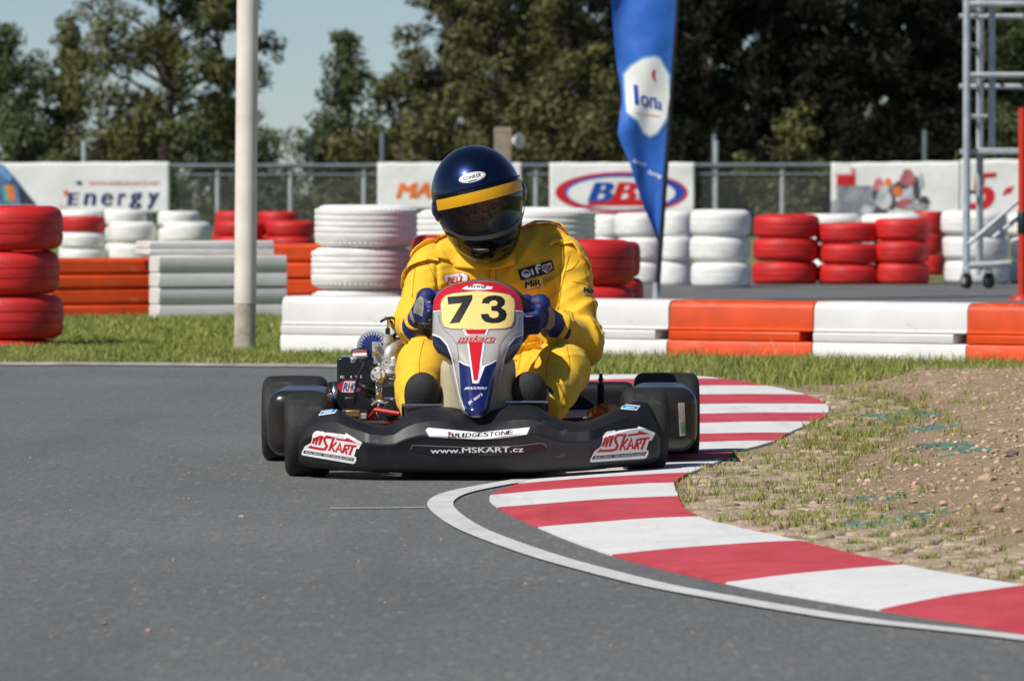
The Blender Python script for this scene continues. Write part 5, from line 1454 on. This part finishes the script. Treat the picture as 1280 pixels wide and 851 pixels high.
def d_flag(k):
    f = lambda x, y: (760 + x * .2469, 50 + y * .2468)
    H_ = [f(*p) for p in ((82, 178), (120, 135), (175, 100), (235, 88), (262, 98), (308, 185), (312, 290), (295, 400), (250, 470), (212, 488), (180, 468), (150, 410), (98, 365), (88, 260))]
    c = (sum(p[0] for p in H_) / len(H_), sum(p[1] for p in H_) / len(H_))
    k.poly([(c[0] + (x - c[0]) * 1.09, c[1] + (y - c[1]) * 1.07) for x, y in H_], pale_blue, 0)
    k.poly(H_, whitep, .004)
    k.text('l', f(138, 328), (3.4, .5), (-1.2, -25), blue_ink, .008, .03); k.text('o', f(165, 335), (9.5, 1.2), (-.4, -14), blue_ink, .008, .03); k.text('n', f(212, 345), (7.5, .8), (-.3, -14), blue_ink, .008, .015); k.text('ia', f(240, 352), (8, 1.4), (0, -15), blue_ink, .008, .015)
    k.poly([f(*p) for p in ((222, 160), (238, 148), (234, 180), (240, 215), (226, 200), (220, 180))], redp, .008)
    k.line([f(140, 368), f(200, 380), f(265, 388)], 1.0, pink_ink, .008)
    k.text('Sport', f(120, 625), (17, 5.5), (1.5, -6), whitep, .004, .02, .2); k.text('Racing', f(200, 685), (17, 6), (1.5, -7), whitep, .004, .02, .2)
sticker('flag_print', fc, ft, 5.0, d_flag, .006)

# ---- mesh fence with banners
FN = 100.0
fen = empty('mesh_fence', (0, FN, 0), 'long grey wire mesh fence with thin posts behind the tyre stacks', 'fence')
x0, x1 = -24, 27
def rail_z(x): return 1.405 + .0012 * x
b = MB(); b.tube([(x0, FN, rail_z(x0)), (x1, FN, rail_z(x1))], .042, fence_grey, 10); b.build('top_rail', fen)
b = MB(); b.tube([(x0, FN + .02, rail_z(x0) - .155), (x1, FN + .02, rail_z(x1) - .155)], .022, fence_grey, 8); b.build('middle_rail', fen)
for px in [-60 - 90 * k for k in range(1, 12)] + [1350 + 92 * k for k in range(1, 12)] + [-60, 20, 105, 188, 272, 363, 455, 570, 670, 775, 895, 978, 1070, 1165, 1260, 1350]:
    q = at(px, 300, FN); b = MB(); b.tube([(q.x, FN + .05, 0), (q.x, FN + .05, 1.42 + (.42 if px in (105, 895) else 0))], .042, galv, 10); b.build('post', fen)
vs_, fs_ = [], []
def wire_strip(a, c, w=.0035):
    k = len(vs_); d = Vector(c) - Vector(a); n = Vector((-d.z, 0, d.x)).normalized() * w
    y = .03
    vs_.extend([tuple(Vector(a) + n), tuple(Vector(a) - n), tuple(Vector(c) - n), tuple(Vector(c) + n)]); fs_.append((k, k + 1, k + 2, k + 3))
st = .075; n = int((x1 - x0 + 1.3) / st)
for i in range(n):
    xs = x0 - 1.3 + i * st
    wire_strip((max(xs, x0), FN + .03, .02 + max(0, x0 - xs)), (min(xs + 1.35, x1), FN + .03, .02 + min(1.35, x1 - xs)))
    xs2 = x0 + i * st
    wire_strip((min(xs2, x1), FN + .034, .02 + max(0, xs2 - x1)), (max(xs2 - 1.35, x0), FN + .034, .02 + min(1.35, xs2 - x0)))
me = np_mesh('wire_mesh', np.array(vs_) - np.array([0, FN, 0]), np.array(fs_), [wire]); link(bpy.data.objects.new('wire_mesh', me), fen)
# thin posts of a second fence behind
for px, yt, lab in ((478, 168, 'thin dark post showing above the fence near the helmet'), (1156, 165, 'thin dark post showing above the fence before the dark wood'), (893, 170, 'thin grey post showing above the fence near the flag')):
    q = at(px, 300, 112); b = MB(); zt = at(px, yt, 112).z; b.tube([(q.x, 112, 0), (q.x, 112, zt)], .05, fence_grey, 8); b.lathe([(.055, 0), (.03, .03), (0, .035)], (q.x, 112, zt), (0, 0, 1), fence_grey, 8)
    tag(b.build('fence_post', org=(q.x, 112, 0)), lab, 'post', 'thin posts behind the fence')
def banner(xa, xb, ya, yb, lab, draw, slope=0.0):
    D = FN - .06; A, Bp = at(xa, ya, D), at(xb, yb, D); R = []; nn, mm = 60, 16; sd = random.random() * 20
    for j in range(mm + 1):
        row = []
        for i in range(nn + 1):
            t = i / nn; z = A.z + slope * t + (Bp.z - A.z) * j / mm - .016 * abs(math.sin(t * PI * 4 + sd)) * (1 - j / mm) * .6
            row.append(Vector((A.x + (Bp.x - A.x) * t, D - .02 - .025 * noise.noise(Vector((t * 5 + sd, j * .12, sd))), z)))
        R.append(row)
    b = MB(); b.grid(R, cloth_white); org = ((A.x + Bp.x) / 2, D, Bp.z)
    o = b.build('banner', org=org, sharp=80, solid=-.003); tag(o, lab, 'banner', 'advertising banners on the fence')
    if draw: 
        mk = Marks(on_surface(bvh_obj(o), .01), 12.0); draw(mk); mk.build('banner_print', o, fix=False)
    return o
dkblue = mat('indigo_ink', (.035, .03, .16), .5, var=.2)
def d_energy(k):
    f = lambda x, y: (x * .1719, 195 + y * .172)
    for ch, x, w_, y0, h_ in (('E', 85, 11, 256, 15), ('n', 105, 13, 256.5, 15), ('e', 126, 13, 257, 15.5), ('r', 147, 8, 257, 15.5), ('g', 162, 13, 261, 20), ('y', 184, 12, 261, 20)):
        k.text(ch, (x, y0), (w_, .1), (2.2, -h_), dkblue, 0, .05)
    k.text('WWW.ENDURANCE.NET', (110, 231.5), (90, 0), (.5, -5), pink_ink, 0, .02)
    k.poly([f(550, 190), f(575, 180), f(598, 188), f(592, 206), f(560, 208)], dkblue, .002); k.poly([f(455, 255), f(490, 245), f(498, 280), f(470, 290)], orange_ink, .002)
    k.text('power', (73, 259.5), (14, .3), (.5, -3), pink_ink, 0, .02)
    # racing picture on the end of the banner: helmet shapes on blue
    P_ = [f(-200, 60), f(20, 60), f(120, 170), f(190, 260), (46, 256), (-35, 256)]
    k.poly(P_, mat('picture_blue', (.10, .17, .34), .5, var=.6, vscale=6), 0)
    k.poly([f(10, 70), f(90, 150), f(70, 190), f(-20, 110)], pale_blue, .003); k.poly([f(40, 205), f(90, 215), f(110, 300), f(85, 345), f(60, 300)], orange_ink, .003); k.poly([f(15, 215), f(45, 210), f(62, 300), f(70, 345), f(30, 330)], mat('picture_green', (.10, .40, .36), .5, var=.3), .003)
    k.poly([f(120, 190), f(190, 270), f(260, 350), f(150, 350)], mat('picture_dark', (.03, .035, .07), .5, var=.5), .003)
banner(-40, 212, 203.5, 268, 'white Energy banner with a coloured racing picture at its end', d_energy, .02)
def d_max(k):
    k.text('MA', (496, 247.5), (42, 0), (3.5, -19), orange_ink, 0, .06, .1); k.text('XXIS', (545, 247.5), (72, 0), (3.5, -19), orange_ink, 0, .05, .1)
banner(472, 652, 203, 262, 'white banner with orange capitals, half hidden behind the blue helmet', d_max)
def d_oval(k):
    f = lambda x, y: (680 + x * .15625, 195 + y * .15625)
    cx, cy = 620, 292
    O = [f(cx + 530 * math.cos(a), cy + 165 * math.sin(a)) for a in [2 * PI * i / 60 for i in range(60)]]
    k.poly(O, redp, 0)
    k.poly([f(cx + 25 + 480 * math.cos(a), cy - 2 + 146 * math.sin(a)) for a in [2 * PI * i / 60 for i in range(60)]], blue_ink, .003)
    k.poly([f(cx - 2 + 432 * math.cos(a), cy + 6 + 128 * math.sin(a)) for a in [2 * PI * i / 60 for i in range(60)]], whitep, .006)
    k.poly([f(340, 400), f(380, 345), f(900, 345), f(900, 400)], redp, .009)
    for ch, x, m in (('B', 365, blue_ink), ('B', 555, redp), ('O', 745, blue_ink)):
        o = f(x, 365); k.text(ch, o, (24, 0), (9, -24), m, .012, .06, .0)
    k.poly([f(330, 400), f(900, 400), f(900, 450), f(830, 450), f(400, 440)], pink_ink, .002)
    k.line([f(400, 466), f(640, 470), f(860, 456)], 1.6, redp, .009)
banner(687, 868, 203, 270, 'white banner with a red and blue oval logo, crossed by the blue flag', d_oval)
def d_photo(k):
    f = lambda x, y: (1030 + x * .1953, 190 + y * .1953)
    G = lambda nm, c: mat(nm, c, .6, var=.5, vscale=5)
    k.poly([f(45, 70), f(200, 68), f(200, 215), f(42, 215)], pink_ink, 0); k.poly([f(55, 78), f(170, 74), f(172, 140), f(55, 142)], cloth_white, .003); k.poly([f(45, 150), f(200, 150), f(195, 215), f(42, 215)], redp, .003)
    k.poly([f(42, 218), f(300, 215), f(350, 300), f(330, 420), f(50, 420)], G('picture_grey', (.30, .32, .37)), 0)
    dk, rd, lt = G('picture_shadow', (.07, .07, .10)), G('picture_rose', (.55, .16, .20)), G('picture_pale', (.55, .56, .60))
    for c, r, m in (((350, 210), (36, 45), rd), ((385, 290), (48, 80), lt), ((430, 300), (26, 70), dk), ((410, 195), (22, 30), orange_ink), ((535, 165), (48, 55), rd), ((490, 215), (50, 28), dk), ((470, 250), (32, 30), orange_ink), ((540, 260), (45, 60), lt), ((590, 230), (22, 75), dk), ((520, 330), (70, 30), rd), ((640, 310), (36, 28), dk), ((600, 345), (70, 22), lt), ((360, 370), (40, 34), dk), ((275, 370), (36, 26), lt), ((330, 260), (24, 50), dk), ((620, 180), (16, 50), lt)):
        k.poly([f(c[0] + r[0] * math.cos(a) * (1 + .2 * math.sin(3 * a)), c[1] + r[1] * math.sin(a)) for a in [2 * PI * i / 16 for i in range(16)]], m, .004 + random.uniform(0, .008))
banner(1039, 1200, 203.5, 276, 'white banner printed with a picture of racing karts', d_photo, .03)
def d_red(k):
    f = lambda x, y: (1030 + x * .1953, 190 + y * .1953)
    k.text('5', f(940, 372), (27, -2), (2, -45), redp, 0, .05, .1); k.line([f(1150, 275), f(1170, 240), f(1200, 225), f(1180, 265)], 4, redp, 0); k.text('RACE', (1290, 262), (70, 0), (2, -36), redp, 0, .03, .1)
banner(1201, 1400, 199, 282, 'white banner with red lettering seen through the scaffold tower', d_red)

# weathered wooden post with a white fitting
q = at(629, 300, 92); zt = at(629, 159.5, 92).z; q.z = 0
wp = empty('wooden_post', q, 'weathered square wooden post rising behind the blue helmet', 'post')
b = MB(); b.prism([(q.x - .14, 91.88, 0), (q.x + .14, 91.86, 0), (q.x + .14, 92.14, 0), (q.x - .14, 92.14, 0)], (0, 0, zt), wood); b.build('timber', wp, bevel=.02)
b = MB(); c = at(644, 176, 91.9); b.lathe([(.02, -.05), (.05, -.03), (.12, .1), (.125, .11), (.10, .10), (.03, .0)], c, (.7, -.7, 0), cloth_white, 18); b.box(c + Vector((-.06, .02, 0)), (.12, .05, .05), black_pole); b.build('bracket', wp, bevel=.008)

# ---- scaffold tower on wheels and red post
TD = 54.5; s = TD / FPX
tw = empty('scaffold_tower', at(1215, 345, TD) * 1, 'grey rolling scaffold tower with ladder frames and a platform at the roadside', 'scaffold'); tw.location.z = 0
X0, X1 = at(1208, 300, TD).x, at(1400, 300, TD).x
zof = lambda y: at(1208, y, TD).z
def bars(nm, L):
    b = MB()
    for a, c, r in L: b.tube([a, c], r, galv, 10)
    return b.build(nm, tw)
for x in (X0, X1):
    yb_ = TD + .9
    bars('frame', [((x, TD, .16), (x, TD, 4.2), .036), ((x + .2, yb_, .16), (x + .2, yb_, 4.2), .034)] + [((x, TD, zof(y)), (x + .2, yb_, zof(y)), .022) for y in (8, 55, 100, 145, 190, 240)])
bars('ladder', [((X0 + .26, TD + .25, zof(190)), (X0 + .26, TD + .25, 4.2), .032), ((X0 + .15, TD + .45, zof(345)), (X0 + .15, TD + .45, 4.2), .022)] + [((X0 + .0, TD + .25, zof(y)), (X0 + .26, TD + .25, zof(y)), .018) for y in (96, 145, 20)])
for y, r in ((5, .034), (17, .026), (94, .028), (106, .026)): bars('rail', [((X0, TD + (.0 if y in (5, 94) else .9), zof(y)), (X1, TD + (.0 if y in (5, 94) else .9), zof(y)), r)])
bars('brace', [((X0 + .02, TD - .03, zof(305)), (X1, TD - .03, zof(140)), .02)]); bars('brace', [((X0 + .33, TD + .9, zof(298)), (X1 + .1, TD + .9, zof(170)), .02)])
b = MB(); b.box(((X0 + X1) / 2, TD + .45, zof(189)), (X1 - X0 + .0, .8, .055), galv); b.build('platform', tw, bevel=.01)
bars('foot_beam', [((X0, TD + .0, zof(332)), (X0 + .32, TD + .0, zof(330)), .035)]); bars('foot_beam', [((X0 + .2, TD + .9, zof(332)), (X0 + .5, TD + .9, zof(330)), .03)])
for x, y in ((X0 + .0, TD), (X0 + .22, TD + .1), (X1, TD), (X1, TD + .9)):
    b = MB(); c = Vector((x, y, .08)); b.lathe([(.03, -.025), (.072, -.025), (.076, -.012), (.076, .012), (.072, .025), (.03, .025)], c, (1, .5, 0), black_pole, 20, closed=True)
    b.lathe([(0, -.034), (.03, -.034), (.03, .034), (0, .034)], c, (1, .5, 0), galv, 14); b.box(c + Vector((0, 0, .1)), (.06, .1, .025), galv); b.box(c + Vector((-.035, 0, .05)), (.008, .05, .1), galv); b.box(c + Vector((.035, 0, .05)), (.008, .05, .1), galv); b.build('wheel', tw)
q = at(1277.5, 374, 48.5); q.z = 0; rp = empty('marker_post', q, 'red post with a black band at the very edge of the road', 'post')
b = MB(); b.tube([q, q + Vector((0, 0, 1.62))], .034, red_post, 18); b.build('shaft', rp)
b = MB(); b.lathe([(.035, 0), (.041, .01), (.041, .18), (.035, .19)], q + Vector((0, 0, .56)), (0, 0, 1), black_pole, 18); b.build('band', rp)
b = MB(); b.lathe([(0, 0), (.11, 0), (.10, .03), (.045, .04), (0, .04)], q + Vector((0, 0, .004)), (0, 0, 1), red_post, 18); b.build('base', rp)

# ---- trees
def leafy(clumps, leaf, seed, dens):
    """leaf-sized faces through clumps given as (centre, radius); returns one vertex array"""
    r = np.random.default_rng(seed); Vs = []
    for c, rad in clumps:
        n = int(dens * rad ** 2.2); 
        d = r.normal(size=(n, 3)); d /= np.linalg.norm(d, axis=1, keepdims=True)
        p = np.array(c) + d * (rad * r.uniform(.15, 1.0, n) ** .55)[:, None] * np.array([1, 1, .78])
        nrm = d + r.normal(size=(n, 3)) * .8 + np.array([0, 0, .5]); nrm /= np.linalg.norm(nrm, axis=1, keepdims=True)
        t = np.cross(nrm, r.normal(size=(n, 3))); t /= np.linalg.norm(t, axis=1, keepdims=True); u = np.cross(nrm, t)
        L = (leaf * r.uniform(.6, 1.4, n))[:, None]; w = L * .55
        Vs.append(np.stack([p - t * L, p + u * w - t * L * .1, p + t * L, p - u * w - t * L * .1], 1))
    V = np.concatenate(Vs); n = len(V)
    return V.reshape(-1, 3), np.arange(n * 4).reshape(n, 4)
def tree(px, D, H, wid, kind, m, seed, lab, base_z=0.5, dens=520, leaf=.062, gap=1.0, cat='tree', nm='tree'):
    r = random.Random(seed); q = at(px, 300, D); q.z = 0
    t = empty(nm, q, lab, cat, 'trees behind the fence' if cat == 'tree' else 'bushes behind the fence')
    tr = MB(); clumps = []
    lean = Vector((r.uniform(-.05, .05), r.uniform(-.05, .05), 1))
    pts = [q + Vector((lean.x * z + .12 * math.sin(z * 1.3 + seed), lean.y * z, z)) for z in np.linspace(-.1, H * .93, 9)]
    r0 = .022 * H + .03
    tr.tube(catmull(pts, 3), [r0 * (1 - .9 * i / 24) for i in range(25)], bark, 9)
    nl = int(12 + H * 4.2 * gap)
    for k in range(nl):
        f = (k + r.random()) / nl; z = base_z + (H - base_z) * f
        if kind == 'cone': rad = wid * .5 * (1 - f) ** 1.25 + .14
        elif kind == 'round': rad = wid * .5 * (math.sin(PI * min(1, .14 + .86 * f)) ** .6) * (1 if f < .85 else .8)
        else: rad = wid * .5 * (.55 + .45 * math.sin(PI * f))
        a = r.random() * 2 * PI; rr = rad * r.uniform(.25, 1.0) * (.6 if kind == 'cone' else 1)
        st_ = pts[0].lerp(pts[-1], max(0, z - .5) / (H * .95)); e = Vector((q.x + lean.x * z + math.cos(a) * rr, q.y + math.sin(a) * rr, z + r.uniform(-.1, .3)))
        tr.tube(catmull([st_, st_.lerp(e, .5) + Vector((0, 0, .1)), e], 3), [r0 * .42 * (1 - f * .6) * (1 - .85 * i / 6) for i in range(7)], bark, 6)
        cr = (r.uniform(.32, .62) if kind != 'cone' else r.uniform(.26, .5)) * (wid / 3.4) ** .5
        clumps.append((tuple(e), cr))
        for _ in range(r.randint(1, 3)):
            o_ = Vector((r.gauss(0, 1), r.gauss(0, 1), r.gauss(.1, .8))).normalized() * cr * r.uniform(.7, 1.3); clumps.append((tuple(e + o_), cr * r.uniform(.4, .75)))
        if r.random() < .5: mid = st_.lerp(e, .6); clumps.append((tuple(mid), cr * .6))
    tr.build('trunk', t, fix=False)
    V, F = leafy(clumps, leaf, seed, dens); o = obj_np('crown', V, F, [m], t, smooth=False)
    return t
T_ = [ # px, D, H, width, kind, material, seed, label
 (15, 138, 4.6, 3.2, 'round', leaf_green, 1, 'leafy green tree at the left edge, its top below the frame', .4, 1.0),
 (78, 142, 5.3, 2.4, 'cone', leaf_olive, 2, 'slim pointed olive tree beside the tree with a bare dark trunk', .5, 1.0),
 (212, 140, 8.0, 4.6, 'full', leaf_olive, 3, 'tall broad tree with a visible dark trunk and sky gaps, left of the white pole', .9, 1.25),
 (285, 150, 7.2, 3.0, 'round', leaf_green, 4, 'tall loose tree directly behind the white pole', .6, .8),
 (430, 140, 4.75, 3.6, 'cone', leaf_green, 5, 'isolated narrow dark green tree with a spire top against the sky', .4, 1.0),
 (488, 146, 3.7, 2.2, 'round', leaf_green, 6, 'low rounded tree leaning on the spire topped one', .3, .9),
 (560, 144, 6.3, 3.0, 'round', leaf_brown, 7, 'brownish olive tree right of the low rounded one, above the helmet', .3, 1.2),
 (628, 138, 6.9, 2.8, 'round', leaf_brown, 8, 'tall brownish tree behind the wooden post', .3, 1.3),
 (708, 142, 7.2, 3.2, 'round', leaf_olive, 9, 'dense olive tree beside the blue flag', .3, 1.4),
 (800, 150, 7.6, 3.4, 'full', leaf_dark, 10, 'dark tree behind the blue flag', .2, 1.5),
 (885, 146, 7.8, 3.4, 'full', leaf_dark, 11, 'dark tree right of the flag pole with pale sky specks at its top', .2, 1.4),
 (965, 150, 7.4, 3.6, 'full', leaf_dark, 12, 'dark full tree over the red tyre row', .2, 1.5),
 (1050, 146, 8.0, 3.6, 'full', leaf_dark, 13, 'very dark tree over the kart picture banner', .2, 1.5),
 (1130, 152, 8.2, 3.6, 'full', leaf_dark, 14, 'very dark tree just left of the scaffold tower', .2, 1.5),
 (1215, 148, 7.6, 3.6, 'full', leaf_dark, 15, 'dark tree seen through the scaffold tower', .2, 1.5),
 (1300, 145, 7.4, 3.4, 'full', leaf_green, 16, 'dark green tree behind the red post', .2, 1.4)]
for (px, D, H, wd, kd, m, sd, lab, bz, gp) in T_: tree(px, D, H, wd, kd, m, sd, lab, bz, gap=gp, dens=1150 if m is leaf_dark else 1050)
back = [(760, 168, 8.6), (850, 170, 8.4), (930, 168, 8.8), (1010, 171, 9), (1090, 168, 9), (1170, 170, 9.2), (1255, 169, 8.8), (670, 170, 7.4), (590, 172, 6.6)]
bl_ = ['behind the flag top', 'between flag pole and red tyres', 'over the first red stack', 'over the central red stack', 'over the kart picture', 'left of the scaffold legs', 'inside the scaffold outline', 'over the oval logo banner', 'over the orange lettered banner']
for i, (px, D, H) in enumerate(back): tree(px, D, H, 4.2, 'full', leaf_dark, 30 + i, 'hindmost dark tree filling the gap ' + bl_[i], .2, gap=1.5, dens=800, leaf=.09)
# bushes along the foot of the trees
for i, (px, D, H, wd, m, lab) in enumerate([
 (40, 122, 2.3, 3.0, leaf_green, 'low green bush above the Energy banner picture'), (120, 120, 2.0, 2.4, leaf_olive, 'low light green bush above the Energy lettering'), (175, 126, 2.6, 2.4, leaf_olive, 'bright olive bush under the tree with the dark trunk'),
 (245, 122, 2.0, 2.2, leaf_green, 'dark low bush left of the white pole foot of the trees'), (320, 126, 2.1, 2.2, leaf_green, 'low bush just right of the white pole'), (400, 124, 2.2, 1.8, leaf_green, 'low dark bush at the foot of the spire topped tree'),
 (470, 122, 2.2, 2.4, leaf_brown, 'brown green bush before the thin dark post'), (545, 120, 2.6, 2.4, leaf_brown, 'brown olive bush left of the blue helmet'), (680, 122, 2.8, 2.6, leaf_brown, 'brown olive bush over the oval logo banner'), (740, 124, 2.4, 2.0, leaf_olive, 'olive bush left of the flag'),
 (930, 124, 2.4, 2.6, leaf_dark, 'low dark bush over the white tyres'), (985, 121, 2.3, 2.2, leaf_olive, 'sunlit olive bush before the dark trees over the red row'), (1080, 124, 2.2, 2.6, leaf_dark, 'low dark bush over the kart picture banner'), (1180, 124, 2.3, 2.6, leaf_dark, 'low dark bush left of the scaffold'), (1262, 122, 2.2, 2.4, leaf_green, 'low green bush behind the scaffold brace'), (850, 123, 2.2, 2.2, leaf_dark, 'low dark bush right of the flag pole')]):
    tree(px, D, H, wd, 'round', m, 60 + i, lab, .1, gap=1.6, dens=620, leaf=.06, cat='bush', nm='bush')

# the wood carries on to both sides, a mass no one could count
cl_ = []; r_ = random.Random(99)
for side in (-1, 1):
    for k in range(150):
        x = side * r_.uniform(15.5, 60); y = r_.uniform(142, 172); h = 6.5 + 2.2 * noise.noise(Vector((x * .22, 0, 0)))
        cl_.append(((x, y, r_.uniform(.4, h)), r_.uniform(.8, 1.7)))
V, F = leafy(cl_, .16, 77, 210)
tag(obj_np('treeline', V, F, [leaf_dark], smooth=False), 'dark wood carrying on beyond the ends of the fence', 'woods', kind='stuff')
# ================================================================== LIGHT, SKY, CAMERA
SUN = Vector((-0.52, -0.45, 0.73)).normalized()
w = bpy.data.worlds.new('World'); SC.world = w; w.use_nodes = True
nt = w.node_tree; sky = nt.nodes.new('ShaderNodeTexSky'); sky.sky_type = 'NISHITA'; sky.sun_disc = False
sky.sun_elevation = math.asin(SUN.z); sky.sun_rotation = math.atan2(SUN.x, SUN.y)
sky.air_density = 0.62; sky.dust_density = 0.12; sky.ozone_density = 2.4; sky.altitude = 0
bg = nt.nodes['Background']; bg.inputs['Strength'].default_value = 0.070
nt.links.new(sky.outputs['Color'], bg.inputs['Color'])
ld = bpy.data.lights.new('sun', 'SUN'); ld.energy = 4.4; ld.angle = math.radians(0.53); ld.color = (1.0, 0.955, 0.88)
lo = bpy.data.objects.new('sun', ld); lo.rotation_euler = SUN.to_track_quat('Z', 'Y').to_euler(); lo.location = (-20, -10, 30); COL.objects.link(lo)
cd = bpy.data.cameras.new('camera'); cd.sensor_width = 36; cd.lens = FPX / 1280 * 36; cd.clip_start = 0.5; cd.clip_end = 6000
cd.dof.use_dof = True; cd.dof.focus_distance = 18.1; cd.dof.aperture_fstop = 10.0; cd.dof.aperture_blades = 7
co = bpy.data.objects.new('camera', cd); co.location = CAM; co.rotation_euler = (PI / 2 - PITCH, 0, 0); COL.objects.link(co); SC.camera = co
vs = SC.view_settings; vs.view_transform = 'Standard'; vs.look = 'None'; vs.gamma = 1.0; vs.use_curve_mapping = False; vs.exposure = 0.10
SC.render.engine = 'CYCLES'
SC.cycles.max_bounces = 8; SC.cycles.transparent_max_bounces = 16; SC.cycles.use_denoising = True
